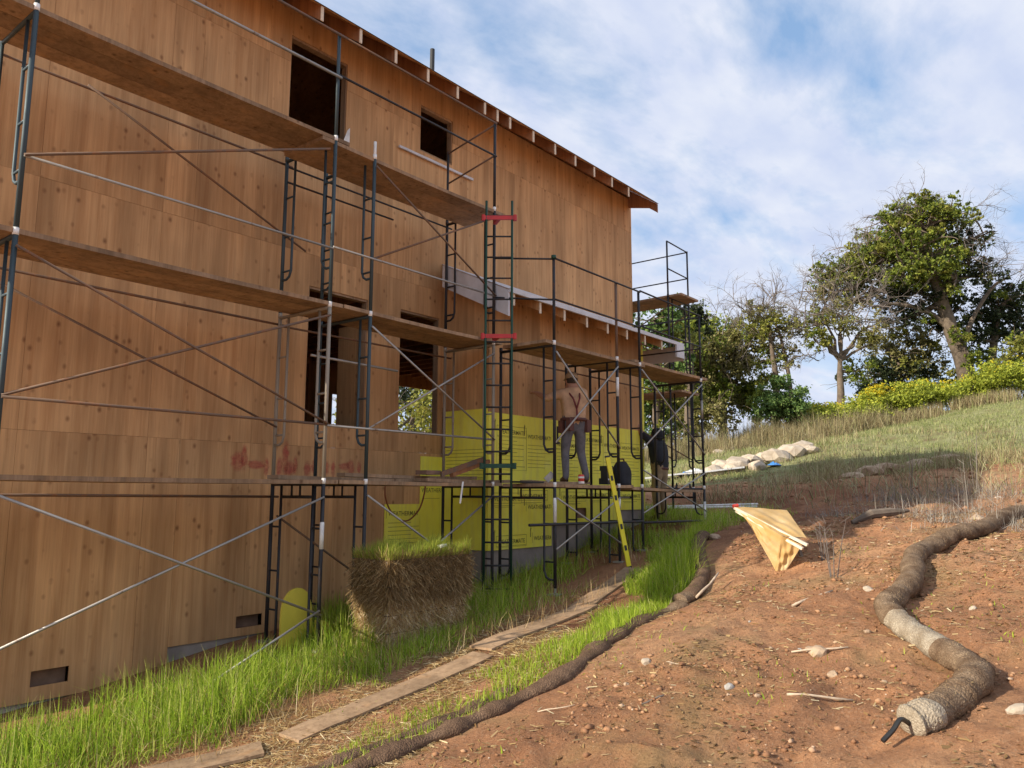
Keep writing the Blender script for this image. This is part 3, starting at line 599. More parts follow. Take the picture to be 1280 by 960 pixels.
# corner tower beyond the house
tE=empty('scaffold_tower',(14.6,7.3,-.4),'tall scaffold tower beyond the house corner, standing against the sky','scaffold','scaffold towers along the wall')
for y in (7.35,9.48):
    for z0,k in ((-.30,'base'),(.12,'upper'),(2.07,'upper')): frame(tE,14.18+.91,y,z0,.42 if k=='base' else 1.95,'dark steel',math.pi/2,k if k=='upper' else 'upper')
    for x in (14.18,15.09): basefoot(tE,x,y,-.3); tub(tE,'guard_post',(x,y,3.98),(x,y,5.17),.019,'dark steel')
    for z in (5.15,4.57): tub(tE,'guard_rail',(14.18,y,z+.02),(15.09,y,z),.014,'dark steel')
for z in (5.15,4.57): tub(tE,'guard_rail',(15.09,7.35,z),(15.09,9.48,z),.014,'dark steel')
for z in (3.3,2.75): tub(tE,'horizontal_brace',(14.18,7.35,z),(14.18,9.48,z),.013,'dark steel')
for x in (14.18,15.09):
    tub(tE,'cross_brace',(x,7.35,3.8),(x,9.48,2.7),.0125,'rusty tube'); tub(tE,'cross_brace',(x,7.35,2.7),(x,9.48,3.8),.0125,'rusty tube'); tub(tE,'cross_brace',(x,7.35,.7),(x,9.48,1.9),.0125,'rusty tube')
# planks
def plank(x0,x1,y,z,w,label,ax='x',tilt=0,mat='plank wood',th=.042,group='scaffold planks'):
    m=MB()
    n=6; L=[x0+(x1-x0)*i/n for i in range(n+1)]
    V=[];F=[]
    for i,t in enumerate(L):
        sag=-.012*math.sin(math.pi*i/n)+tilt*(i/n)+random.uniform(-.001,.001)
        for a,b in ((-w/2,-th),(w/2,-th),(w/2,0),(-w/2,0)):
            V.append((t,y+a,z+b+sag) if ax=='x' else (y+a,t,z+b+sag))
    for i in range(n):
        for j in range(4): F.append((i*4+j,i*4+(j+1)%4,(i+1)*4+(j+1)%4,(i+1)*4+j))
    F+= [(3,2,1,0),tuple(n*4+j for j in range(4))]; m.add(V,F)
    c=((x0+x1)/2,y,z) if ax=='x' else (y,(x0+x1)/2,z)
    return tag(m.build('scaffold_plank',mat,None,origin=c),label,'plank',group)
pos=['outermost','middle','innermost']
for lev,z,cl in ((3,3.985,'top'),(2,2.085,'middle'),(1,.145,'lowest')):
    for k in range(3):
        e=random.uniform(-.04,.04)
        plank(1.3+e,5.50+e,6.95+.242*k,z+random.uniform(-.003,.003),.236,f'{pos[k]} plank of the {cl} deck on the left scaffold','x',-.0)
        plank(5.12 if lev==3 else 5.52+e,8.28+e,6.95+.242*k,z-(.0 if lev!=3 else .03) if False else z+(.002 if lev<3 else -.046),.236,f'{pos[k]} plank of the {cl} deck on the middle scaffold','x')
for k in range(3):
    plank(8.12,10.30,6.10+.242*k,.135,.236,f'{pos[k]} plank of the low deck under the worker in the salmon shirt'); plank(10.28,12.98,6.10+.242*k,.11-.0,.236,f'{pos[k]} plank of the low deck at the far right of the wing',tilt=-.03)
    plank(8.12,10.72,6.10+.242*k,2.0,.236,f'{pos[k]} plank of the upper deck above the worker in the salmon shirt'); plank(10.40,12.95,6.10+.242*k,2.045,.236,f'{pos[k]} plank of the upper deck at the far right of the wing')
    plank(7.05,10.3,14.30+.26*k,4.03,.25,f'{["left","middle","right"][k]} plank of the top platform on the corner tower','y'); plank(7.1,10.3,14.30+.26*k,2.06,.25,f'{["left","middle","right"][k]} plank of the mid platform on the corner tower','y')
plank(6.9,8.5,7.0,.19,.235,'short board stacked on the lowest deck beside the ladder'); plank(5.0,8.35,7.32,.192,.2,'long board stacked on the inner side of the lowest deck'); plank(5.9,8.2,7.30,.236,.15,'narrow board topmost of the stack on the lowest deck')
plank(8.3,9.7,6.45,.182,.2,'reddish board lying on the low deck left of the worker')
m=MB().bar((7.15,6.9,.24),(8.05,6.95,.47),.03,.06); tag(m.build('pry_bar','rusty tube'),'dark bar leaning up on the lowest deck behind the ladder','tool')
m=MB().bar((7.5,7.05,.24),(8.2,7.02,.44),.07,.05); tag(m.build('wood_offcut','framing lumber'),'dark offcut leaning beside the bar behind the ladder','board')
m=MB(); m.box(7.0,7.25,7.0,7.2,.237,.29); tag(m.build('wood_block','dark interior'),'small dark block on the board stack left of the ladder','block')
# ladder
lad=empty('ladder',(7.9,6.6,-1.3),'green steel access ladder standing in front of the middle scaffold','ladder')
cx_,cy_=7.90,6.60; ru=Vector((.628,-.778,0))
for s in (-1,1):
    p=Vector((cx_,cy_,0))+ru*.175*s; tub(lad,'rail',(p.x,p.y,-1.27),(p.x,p.y,3.96),.0165,'green steel' if True else '')
for k in range(18):
    z=-1.2+.291*k; a=Vector((cx_,cy_,z))-ru*.175; b=Vector((cx_,cy_,z))+ru*.175; tub(lad,'rung',a,b,.0125,'dark steel')
def bracket(z,mat):
    m=MB(); a=Vector((cx_,cy_,z))-ru*.215; b=Vector((cx_,cy_,z))+ru*.215; c=Vector((8.02,6.78,z))
    m.bar(a,b,.03,.055); m.bar((a+b)/2,c,.05,.05)
    for e in (a,b): m.tube([e+Vector((0,0,-.04)),e+Vector((0,0,.04))],.026,8)
    m.build('bracket',mat,lad)
bracket(3.72,'red paint'); bracket(2.08,'red paint'); bracket(.36,'green steel')
# ---------------- people ----------------
def body(name,label,base,fdir,J,E,R,zones,root='pelvis'):
    f=Vector((*fdir,0)).normalized(); l=Vector((-f.y,f.x,0)); B=Vector(base)
    P={k:B+l*a+f*b+Vector((0,0,c)) for k,(a,b,c) in J.items()}
    keys=list(P); ix={k:i for i,k in enumerate(keys)}
    me=bpy.data.meshes.new('skel'); me.from_pydata([P[k]-B for k in keys],[(ix[a],ix[b]) for a,b in E],[])
    o=link(bpy.data.objects.new('skel',me)); md=o.modifiers.new('s','SKIN'); sk=me.skin_vertices[0].data
    for k in keys:
        r=R[k]; sk[ix[k]].radius=(r,r) if not isinstance(r,tuple) else r
        sk[ix[k]].use_root=(k==root)
    md.use_smooth_shade=True; sb=o.modifiers.new('b','SUBSURF'); sb.levels=2; sb.render_levels=2
    dg=bpy.context.evaluated_depsgraph_get(); ev=o.evaluated_get(dg); m2=bpy.data.meshes.new_from_object(ev); bpy.data.objects.remove(o)
    m2.name='person_body'; names=[]; 
    segs=[(P[a]-B,P[b]-B,zones.get((a,b),zones.get(b))) for a,b in E]
    names=sorted({s[2] for s in segs})
    m2.materials.clear()
    for n_ in names: m2.materials.append(MATS[n_])
    for p in m2.polygons:
        c=p.center; best=None
        for a,b,z in segs:
            d=b-a; t=max(0,min(1,(c-a).dot(d)/max(d.length_squared,1e-9))); q=(c-(a+d*t)).length
            if best is None or q<best[0]: best=(q,z)
        p.material_index=names.index(best[1]); p.use_smooth=True
    e=empty('person',base,label,'person'); b=link(bpy.data.objects.new('body',m2)); b.parent=e; WO[b.name]=Vector(base)
    return e,P,l,f
def hand(J,E,R,Z,pre,wr,dl,df,dz,side):
    """palm, four fingers and a thumb growing from the wrist; (dl,df,dz) = pointing direction"""
    d=Vector((dl,df,dz)).normalized(); s=d.cross(Vector((0,0,1))); s=s.normalized() if s.length>.2 else Vector((1,0,0)); n=s.cross(d); w=Vector(J[wr])
    J[pre+'palm']=tuple(w+d*.07); R[pre+'palm']=(.036,.018); E.append((wr,pre+'palm')); Z[pre+'palm']='skin'
    for i,(o,ln) in enumerate(((-.030,.072),(-.010,.082),(.010,.076),(.030,.060))):
        a=w+d*.105+s*o; b=a+d*ln*.55-n*.012; c=b+d*ln*.3-n*.028
        for k,q,r in (('a',a,.0095),('b',b,.0085),('c',c,.007)): J[f'{pre}f{i}{k}']=tuple(q); R[f'{pre}f{i}{k}']=r; Z[f'{pre}f{i}{k}']='skin'
        E+= [(pre+'palm',f'{pre}f{i}a'),(f'{pre}f{i}a',f'{pre}f{i}b'),(f'{pre}f{i}b',f'{pre}f{i}c')]
    a=w+d*.035+s*(.040*side)-n*.008; b=a+d*.035+s*(.018*side)-n*.012
    J[pre+'ta']=tuple(a); J[pre+'tb']=tuple(b); R[pre+'ta']=.012; R[pre+'tb']=.009; Z[pre+'ta']=Z[pre+'tb']='skin'; E+= [(pre+'palm',pre+'ta'),(pre+'ta',pre+'tb')]
def head_parts(e,P,l,f,hc,capmat=None,hairmat='hair'):
    def ell(c,rx,ry,rz,n=14,m_=10,top=1.,bot=-1.):
        V=[];F=[]
        for i in range(m_+1):
            t=bot+(top-bot)*i/m_; zz=t; rr=math.sqrt(max(0,1-t*t))
            for j in range(n):
                a=2*math.pi*j/n; q=c+l*(rx*rr*math.cos(a))+f*(ry*rr*math.sin(a))+Vector((0,0,rz*zz)); V.append(tuple(q))
        for i in range(m_):
            for j in range(n): F.append((i*n+j,i*n+(j+1)%n,(i+1)*n+(j+1)%n,(i+1)*n+j))
        F.append(tuple(range(n))); F.append(tuple(m_*n+j for j in range(n)))
        return V,F
    m=MB(); m.add(*ell(hc-f*.018+Vector((0,0,.015)),.083,.098,.112,bot=-.55)); m.build('hair',hairmat,e,smooth=True)
    for s in (-1,1):
        m=MB(); m.add(*ell(hc+l*.080*s-Vector((0,0,.01)),.012,.022,.034,8,6)); m.build('ear','skin',e,smooth=True)
        m=MB(); m.add(*ell(hc+l*.032*s+f*.086+Vector((0,0,.012)),.014,.010,.010,8,6)); m.build('eye','bright pin',e,smooth=True)
    m=MB(); m.prism([(0,0),(0,0),(0,0)],0,0,0) if False else None
    n_=hc+f*.092; m.add([tuple(n_+Vector((0,0,.02))),tuple(n_+l*.016-Vector((0,0,.03))),tuple(n_-l*.016-Vector((0,0,.03))),tuple(n_+f*.028-Vector((0,0,.024)))],[(0,1,3),(0,3,2),(1,2,3),(0,2,1)]); m.build('nose','skin',e)
    m=MB(); m.add(*ell(hc+f*.085-Vector((0,0,.052)),.026,.008,.007,8,6)); m.build('mouth','dark red strap',e,smooth=True)
    if capmat:
        m=MB(); m.add(*ell(hc+Vector((0,0,.035)),.098,.112,.105,bot=-.05)); m.build('cap',capmat,e,smooth=True)
        m=MB(); c=hc+f*.15+Vector((0,0,.035)); m.add(*ell(c,.075,.085,.010,12,6)); m.build('cap_brim',capmat,e,smooth=True)
# worker on the deck
J=dict(pelvis=(0,0,.86),spine=(0,.01,1.02),chest=(0,.03,1.22),neck=(0,.05,1.37),head=(0,.085,1.48),crown=(0,.09,1.555),
 lsh=(.165,.03,1.31),lel=(.37,.10,1.23),lwr=(.44,.34,1.33),rsh=(-.165,.03,1.31),rel=(-.25,.20,1.12),rwr=(-.12,.40,1.22),
 lhip=(.095,0,.80),lkn=(.12,.04,.45),lan=(.13,-.03,.09),lto=(.15,.13,.045),rhip=(-.095,0,.80),rkn=(-.13,.07,.45),ran=(-.19,.0,.09),rto=(-.22,.15,.045))
E=[('pelvis','spine'),('spine','chest'),('chest','neck'),('neck','head'),('head','crown'),('chest','lsh'),('lsh','lel'),('lel','lwr'),('chest','rsh'),('rsh','rel'),('rel','rwr'),('pelvis','lhip'),('lhip','lkn'),('lkn','lan'),('lan','lto'),('pelvis','rhip'),('rhip','rkn'),('rkn','ran'),('ran','rto')]
R=dict(pelvis=(.165,.135),spine=(.165,.125),chest=(.19,.145),neck=.066,head=.09,crown=.062,lsh=.085,lel=.060,lwr=.038,rsh=.085,rel=.045,rwr=.028,lhip=.098,lkn=.066,lan=.05,lto=.042,rhip=.098,rkn=.066,ran=.05,rto=.042)
Z=dict(spine='salmon shirt',chest='salmon shirt',neck='salmon shirt',head='skin',crown='skin',lsh='salmon shirt',lel='salmon shirt',lwr='skin',rsh='salmon shirt',rel='salmon shirt',rwr='skin',lhip='grey jeans',lkn='grey jeans',lan='grey jeans',lto='boot leather',rhip='grey jeans',rkn='grey jeans',ran='grey jeans',rto='boot leather')
hand(J,E,R,Z,'l','lwr',.3,1,.3,-1); hand(J,E,R,Z,'r','rwr',.2,1,.1,1)
w1,P,l,f=body('worker','worker seen from behind in salmon shirt and tan cap, standing on the low deck','x' and (9.37,6.41,.140),(.60,.80),J,E,R,Z)
head_parts(w1,P,l,f,P['head']+Vector((0,0,.02)),'tan cap cloth')
c=P['pelvis']+Vector((0,0,.06))
m=MB(); n=20; m.tube([c+l*.175*math.cos(2*math.pi*k/n)+f*.14*math.sin(2*math.pi*k/n) for k in range(n+1)],.028,6,False); m.build('tool_belt','belt leather',w1,smooth=True)
for s,dz in ((1,-.10),(-1,-.08),(.55,-.07)):
    q=c+l*.19*s-f*(.05 if abs(s)==1 else .15)+Vector((0,0,dz)); m=MB(); m.bar(q+Vector((0,0,.08)),q-Vector((0,0,.10)),.10,.07,(0,1,.1)); m.build('belt_pouch','belt leather',w1)
m=MB(); q=c+l*.25-f*.02-Vector((0,0,.1)); m.tube([q,q-Vector((0,0,.22))],.014,8); m.bar(q-Vector((0,0,.24))-f*.06,q-Vector((0,0,.24))+f*.06,.03,.03); m.build('hammer','dark steel',w1)
for s in (-1,1):
    m=MB(); a=P['neck']+l*.10*s-f*.03+Vector((0,0,-.01)); b=P['spine']-f*.155+Vector((0,0,.05)); mid=P['chest']-f*.165+l*.05*s; m.tube([a,mid,b],.013,6); m.build('suspender','dark red strap',w1,smooth=True)
m=MB(); b=P['spine']-f*.155+Vector((0,0,.05)); m.tube([b,P['pelvis']-f*.165+Vector((0,0,.05))],.014,6); m.build('suspender','dark red strap',w1)
# worker at the corner
J=dict(pelvis=(0,0,.92),spine=(0,0,1.08),chest=(0,.03,1.30),neck=(0,.05,1.45),head=(0,.08,1.56),crown=(0,.09,1.63),
 lsh=(.18,.05,1.43),lel=(.36,.14,1.58),lwr=(.40,.26,1.86),rsh=(-.18,.05,1.43),rel=(-.02,.30,1.52),rwr=(.24,.34,1.72),
 lhip=(.10,0,.86),lkn=(.11,.03,.48),lan=(.11,-.02,.09),lto=(.13,.14,.04),rhip=(-.10,0,.86),rkn=(-.12,.05,.48),ran=(-.13,0,.09),rto=(-.15,.16,.04))
E=[('pelvis','spine'),('spine','chest'),('chest','neck'),('neck','head'),('head','crown'),('chest','lsh'),('lsh','lel'),('lel','lwr'),('chest','rsh'),('rsh','rel'),('rel','rwr'),('pelvis','lhip'),('lhip','lkn'),('lkn','lan'),('lan','lto'),('pelvis','rhip'),('rhip','rkn'),('rkn','ran'),('ran','rto')]
R=dict(pelvis=(.18,.14),spine=(.19,.15),chest=(.20,.16),neck=.08,head=.088,crown=.06,lsh=.082,lel=.055,lwr=.03,rsh=.082,rel=.055,rwr=.03,lhip=.105,lkn=.075,lan=.058,lto=.042,rhip=.105,rkn=.075,ran=.058,rto=.042)
Z=dict(spine='dark cloth',chest='dark cloth',neck='dark cloth',head='skin',crown='skin',lsh='dark cloth',lel='dark cloth',lwr='skin',rsh='dark cloth',rel='dark cloth',rwr='skin',lhip='khaki trousers',lkn='khaki trousers',lan='khaki trousers',lto='boot leather',rhip='khaki trousers',rkn='khaki trousers',ran='khaki trousers',rto='boot leather')
hand(J,E,R,Z,'l','lwr',.0,.6,1,-1); hand(J,E,R,Z,'r','rwr',.0,.6,1,1)
zb=g1(12.98,6.98)
w2,P,l,f=body('worker','worker in black hooded jacket and khaki trousers reaching up to the wall corner',(12.98,6.98,zb),(.12,1.0),J,E,R,Z)
head_parts(w2,P,l,f,P['head']+Vector((0,0,.02)),None,'dark cloth')
hc=P['head']-f*.03+Vector((0,0,.0)); m=MB(); n=14; V=[];F=[]
for i in range(9):
    t=-.9+1.88*i/8; rr=math.sqrt(1-t*t)
    for j in range(n):
        a=math.pi*(-.05+1.1*j/(n-1))+math.pi; V.append(tuple(hc+l*.118*rr*math.cos(a)+f*.135*rr*math.sin(a)+Vector((0,0,.142*t))))
for i in range(8):
    for j in range(n-1): F.append((i*n+j,i*n+j+1,(i+1)*n+j+1,(i+1)*n+j))
m.add(V,F); m.build('hood','dark cloth',w2,smooth=True)
m=MB(); m.tube([P['pelvis']+l*.17*math.cos(2*math.pi*k/18)+f*.14*math.sin(2*math.pi*k/18)+Vector((0,0,.03)) for k in range(19)],.02,6,False); m.build('belt','belt leather',w2)

# ---------------- things on the decks ----------------
def lathe(prof,c,n=20,m=None):
    m=m or MB(); V=[];F=[]
    for r,z in prof:
        for j in range(n): a=2*math.pi*j/n; V.append((c[0]+r*math.cos(a),c[1]+r*math.sin(a),c[2]+z))
    for i in range(len(prof)-1):
        for j in range(n): F.append((i*n+j,i*n+(j+1)%n,(i+1)*n+(j+1)%n,(i+1)*n+j))
    F.append(tuple(range(n))); F.append(tuple((len(prof)-1)*n+j for j in range(n))); return m.add(V,F)
can=empty('paint_can',(8.97,6.02,.14),'small red and white can at the feet of the worker on the low deck','can')
lathe([(.042,0),(.042,.11),(.036,.12),(.02,.125)],(8.97,6.02,.141)).build('can_body','can red',can,smooth=True)
lathe([(.0435,.0),(.0435,.03)],(8.97,6.02,.142)).build('can_label','bright pin',can); lathe([(.0435,.0),(.0435,.025)],(8.97,6.02,.212)).build('can_label','bright pin',can)
bag=empty('tool_bag',(10.42,6.25,.13),'dark round-topped tool bag on the low deck behind the yellow level','bag')
V=[];F=[];n=16;m_=8
for i in range(m_+1):
    t=i/m_; w=.17*(1-.08*t-.75*max(0,t-.7)**1.3*2.2); d=.12*(1-.15*t-.9*max(0,t-.7)*1.6)
    for j in range(n):
        a=2*math.pi*j/n; k=1+.05*math.sin(3*a+i); V.append((10.42+w*k*math.copysign(abs(math.cos(a))**.7,math.cos(a)),6.25+d*k*math.copysign(abs(math.sin(a))**.7,math.sin(a)),.13+.36*t))
for i in range(m_):
    for j in range(n): F.append((i*n+j,i*n+(j+1)%n,(i+1)*n+(j+1)%n,(i+1)*n+j))
F+= [tuple(range(n)),tuple(m_*n+j for j in range(n))]
m=MB(); m.add(V,F); m.build('bag_body','dark cloth',bag,smooth=True)
m=MB(); m.tube([(10.34,6.25,.46),(10.36,6.25,.53),(10.48,6.25,.53),(10.50,6.25,.46)],.012,6); m.build('handle','belt leather',bag)
tl=empty('power_tool',(9.92,6.2,.14),'small black boxy tool with pale stripe beside the dark tool bag','tool')
m=MB(); m.box(9.82,10.0,6.13,6.28,.141,.23); m.box(9.84,9.98,6.15,6.26,.23,.37); m.box(9.86,9.96,6.12,6.29,.34,.41); m.build('tool_body','black plastic',tl); m=MB(); m.box(9.83,9.97,6.12,6.129,.20,.225); m.build('stripe','bright pin',tl)
m=MB(); m.bar((8.30,6.12,.175),(8.36,6.05,.265),.07,.08); tag(m.build('metal_bucket','galvanised tube'),'pale metal box tilted on the deck just right of the ladder','box')
m=MB(); m.box(8.0,8.5,6.3,6.48,.143,.165); tag(m.build('tarp_bundle','black plastic'),'dark flat bundle on the low deck right of the ladder','bundle')
# spirit level
lv=empty('spirit_level',(9.5,5.62,-1.05),'long yellow spirit level leaning from the ground against the low deck','level')
a=Vector((9.52,5.62,g1(9.52,5.62)+.01)); b=Vector((9.42,5.88,.52)); m=MB(); sd=(b-a).cross(Vector((.628,-.778,0)).cross(b-a)).normalized()
m.bar(a,b,.062,.026,(.55,.8,.1)); m.build('level_body','yellow plastic',lv)
dvec=(b-a).normalized()
for t in (.0,1.): q=a.lerp(b,t); m=MB(); m.bar(q-dvec*.012,q+dvec*.012,.067,.031,(.55,.8,.1)); m.build('end_cap','black plastic',lv)
for t in (.17,.36,.62,.80): q=a.lerp(b,t); m=MB(); m.bar(q-dvec*.035,q+dvec*.035,.034,.036,(.55,.8,.1)); m.build('vial_window','black plastic',lv)
# hanging cable, strap
def cat(pts,n=6):
    P=[Vector(p) for p in pts]; P=[P[0]*2-P[1]]+P+[P[-1]*2-P[-2]]; o=[]
    for i in range(1,len(P)-2):
        for k in range(n):
            t=k/n; o.append(.5*((2*P[i])+(P[i+1]-P[i-1])*t+(2*P[i-1]-5*P[i]+4*P[i+1]-P[i+2])*t*t+(3*P[i]-P[i-1]-3*P[i+1]+P[i+2])*t**3))
    o.append(P[-2]); return o
m=MB(); m.tube(cat([(6.95,7.7,.16),(6.96,7.7,-.05),(7.08,7.7,-.25),(7.33,7.7,-.36),(7.56,7.7,-.22),(7.66,7.7,.0),(7.68,7.7,.16)]),.011,6); tag(m.build('hanging_cable','orange cord'),'brown cable hanging in a loop under the lowest deck','cable')
m=MB(); m.tube(cat([(7.45,6.80,.15),(7.42,6.79,.05),(7.40,6.80,-.12)]),.012,6); tag(m.build('white_strap','bright pin'),'short white strap hanging off the lowest deck left of the ladder','strap')
# yellow foam sheets in the grass
m=MB(); n=14; zb=g1(5.25,7.1)-.05; pl=[(5.03,zb)]+[(5.03+.0+.19-.19*math.cos(math.pi*k/n),-1.28+.29*math.sin(math.pi*k/n)**.8) for k in range(n+1)]+[(5.47,zb)]
m.prism(pl,1,7.10,7.13); tag(m.build('foam_sheet','yellow foam'),'round-topped yellow foam sheet standing in the grass against the wall','sheet')
m=MB(); m.prism([(5.40,zb),(5.44,-1.34),(5.56,-1.36),(5.88,zb)],1,7.05,7.08); tag(m.build('foam_sheet','yellow foam'),'lower triangular yellow foam sheet beside the scaffold foot','sheet')

# ---------------- blades ----------------
def blades(name,mat,B,h,w,lean=.35,parent=None,curl=.5,azi=None,dirz=1.,flat=False):
    B=np.asarray(B,float); n=len(B); h=np.broadcast_to(h,n)*1.; w=np.broadcast_to(w,n)*1.
    az=(12*vnoise(B[:,0],B[:,1],.45,77)+rng.normal(0,1.1,n)) if azi is None else azi; ln=rng.normal(lean*.5,lean*.85,n); fa=rng.uniform(0,2*np.pi,n)
    D=np.stack([np.cos(az)*ln,np.sin(az)*ln,np.full(n,dirz)],1); D/=np.linalg.norm(D,axis=1)[:,None]
    S=np.stack([np.cos(fa),np.sin(fa),np.zeros(n)],1)*w[:,None]/2
    C=np.stack([np.cos(az),np.sin(az),-np.full(n,.3)],1)*(curl*np.abs(ln)*h)[:,None]
    mid=B+D*(h*.55)[:,None]; tip=B+D*h[:,None]+C
    V=np.stack([B-S,B+S,mid+S*.75,mid-S*.75,tip],1).reshape(-1,3); k=np.arange(n)*5
    Q=np.stack([k,k+1,k+2,k+3],1); T=np.stack([k+3,k+2,k+4],1)
    return npmesh(name,V,(Q,T),mat,parent,origin=tuple(B.mean(0)))
def scatter(n,x0,x1,y0,y1): return rng.uniform(x0,x1,n),rng.uniform(y0,y1,n)
# tall grass along the wall
def wallY(x): return np.where((x>8.3)&(x<12.9),7.15,np.where(x>=12.9,8.4,8.05))
x,y=scatter(75000,-.5,14.5,5.0,8.4)
yf=np.interp(x,[0,3,5,6.5,8,9.5,11,13,14.5],[6.1,5.75,5.45,5.50,5.75,5.8,5.5,5.2,5.0])
e=vnoise(x,y,.35,11)*.5
dens=np.clip((y-yf+e)/.25,0,1)*((wallY(x)-np.where(x<5.7,.85,0.))>y)*np.clip(1.1-np.clip(x-7.6,0,1)*.55+vnoise(x,y,.5,12)*1.4,0,1)*np.clip((8.2-y+ (x>6)*2)/.8,.25,1)
k=rng.random(len(x))<dens; x,y=x[k],y[k]
hh=(np.interp(x,[0,4,5.2,7,8,13],[.33,.32,.30,.26,.26,.24])*np.clip((y-np.interp(x,[0,3,5,6.5,8,9.5,11,13,14.5],[6.1,5.75,5.45,5.50,5.75,5.8,5.5,5.2,5.0])+.25)/.6,.25,1))*rng.uniform(.35,1.35,len(x))*(1+vnoise(x,y,.5,13)*.9)
hh=hh*np.where((x>5.2)&(x<6.9)&(y<6.15)&(y>5.7),.62,1.)
tag(blades('tall_grass','green grass',np.stack([x,y,gz(x,y)-.01],1),hh,rng.uniform(.005,.010,len(x)),.62),kind='stuff',label='tall green grass growing along the foot of the wall')
x,y=scatter(7000,-.3,13.5,5.3,7.3); k=(vnoise(x,y,.5,41)>-.05)&(y<wallY(x)-.2); x,y=x[k],y[k]
tag(blades('dead_stems','dry straw',np.stack([x,y,gz(x,y)-.01],1),rng.uniform(.05,.34,len(x)),rng.uniform(.003,.006,len(x)),.9),kind='stuff',label='dead straw-coloured stems mixed through the grass by the wall')
# bright strip by the lower wattle
x,y=scatter(42000,2.6,11.8,3.9,5.6)
yw=np.interp(x,[2.5,3.7,4.9,6.2,7.5,9,9.8,11.2],[4.35,4.2,3.98,4.0,4.07,4.34,4.75,5.35]); wd_=np.interp(x,[2.6,4,6,7,9,11.5],[.45,.5,.6,.7,.8,.55])
t=(y-yw)/wd_; dens=((t>0)&(t<1+vnoise(x,y,.3,14)))*np.interp(x,[2.6,5,6.5,8],[.35,.45,.85,1.])
k=rng.random(len(x))<dens; x,y,t=x[k],y[k],t[k]
hh=np.interp(x,[2.6,5.5,7,9,11.5],[.06,.10,.17,.21,.20])*rng.uniform(.3,1.3,len(x))*np.clip(1.3-t*.5,.5,1.2)*(1+vnoise(x,y,.35,19)*.8)
tag(blades('grass_strip','bright grass',np.stack([x,y,gz(x,y)-.005],1),hh,rng.uniform(.005,.009,len(x)),.58),kind='stuff',label='bright young grass strip between the path and the lower straw roll')
# sparse green weeds on bank and path
x,y=scatter(5000,2.5,16,-1,5.4); k=(vnoise(x,y,.7,15)>.22)&(rng.random(len(x))<.8); x,y=x[k],y[k]
tag(blades('low_weeds','bright grass',np.stack([x,y,gz(x,y)-.003],1),rng.uniform(.02,.07,len(x)),rng.uniform(.004,.012,len(x)),.8),kind='stuff',label='sparse low green weeds on the bare soil')
# straw litter : flat lying strips
def litter(name,mat,x,y,L,w,label,up=.12,zoff=.006):
    n=len(x); az=rng.uniform(0,2*np.pi,n); D=np.stack([np.cos(az),np.sin(az),rng.normal(0,up,n)],1)*(L*.5)[:,None]; S=np.stack([-np.sin(az),np.cos(az),rng.normal(0,.4,n)],1)*(w*.5)[:,None]
    C=np.stack([x,y,gz(x,y)+zoff+np.abs(D[:,2])*.7],1); V=np.stack([C-D-S,C+D-S,C+D+S,C-D+S],1).reshape(-1,3); q=np.arange(n)*4
    return tag(npmesh(name,V,np.stack([q,q+1,q+2,q+3],1),mat,origin=(6,3,-1.3)),kind='stuff',label=label)
x,y=scatter(30000,2.6,8.6,4.0,5.75); k=rng.random(len(x))<np.clip(1.1-(x-6)*.4,0.1,1)*np.clip(.7+vnoise(x,y,.4,16)*1.5,0,1); x,y=x[k],y[k]
litter('straw_litter','dry straw',x,y,rng.uniform(.03,.13,len(x)),rng.uniform(.003,.006,len(x)),'loose straw scattered over the dirt path')
x,y=scatter(26000,2.5,16,-1.5,4.5); k=rng.random(len(x))<np.clip(.35+vnoise(x,y,.8,17)*1.6,0.04,1); x,y=x[k],y[k]
litter('leaf_litter','dry straw',x,y,rng.uniform(.02,.09,len(x)),rng.uniform(.003,.010,len(x)),'dry stalks and leaf bits strewn over the red bank')
x,y=scatter(30000,2.5,14,-1.5,4.6); k=rng.random(len(x))<np.clip(.3+vnoise(x,y,.7,43)*2,0.03,1)*bankmask(x,y); x,y=x[k],y[k]
litter('dead_leaves','brown straw',x,y,rng.uniform(.012,.05,len(x)),rng.uniform(.006,.018,len(x)),'small dark dead leaves and bark chips on the bank')
# clods and pebbles
def pebbles(name,mat,x,y,s,label,sink=.25):
    ico=np.array([(1,0,0),(-1,0,0),(0,1,0),(0,-1,0),(0,0,1),(0,0,-1),(.6,.6,.55),(-.6,.6,.5),(-.6,-.6,.55),(.6,-.6,.5)])
    from itertools import combinations
    F0=[(0,6,4) ,(6,2,4),(2,7,4),(7,1,4),(1,8,4),(8,3,4),(3,9,4),(9,0,4),(0,2,6),(2,1,7),(1,3,8),(3,0,9),(0,5,2),(2,5,1),(1,5,3),(3,5,0)]
    n=len(x); nv=len(ico); V=ico[None]*(1+rng.normal(0,.18,(n,nv,1)))*s[:,None,None]*np.stack([rng.uniform(.7,1.3,n),rng.uniform(.7,1.3,n),rng.uniform(.5,.85,n)],1)[:,None,:]
    a=rng.uniform(0,6.28,n); c,s_=np.cos(a)[:,None],np.sin(a)[:,None]; X=V[...,0]*c-V[...,1]*s_; Y=V[...,0]*s_+V[...,1]*c
    V=np.stack([X+x[:,None],Y+y[:,None],V[...,2]+(gz(x,y)+s*(.5-sink))[:,None]],-1).reshape(-1,3)
    F=(np.array(F0)[None]+(np.arange(n)*nv)[:,None,None]).reshape(-1,3)
    return tag(npmesh(name,V,F,mat,origin=(6,3,-1.3)),kind='stuff',label=label)
x,y=scatter(90000,2.2,13,-1.6,4.9); k=rng.random(len(x))<bankmask(x,y)*np.clip(.5+vnoise(x,y,.6,18)*2.2,0.08,1)*np.clip(1.4-(x-4)*.1,.3,1); x,y=x[k],y[k]
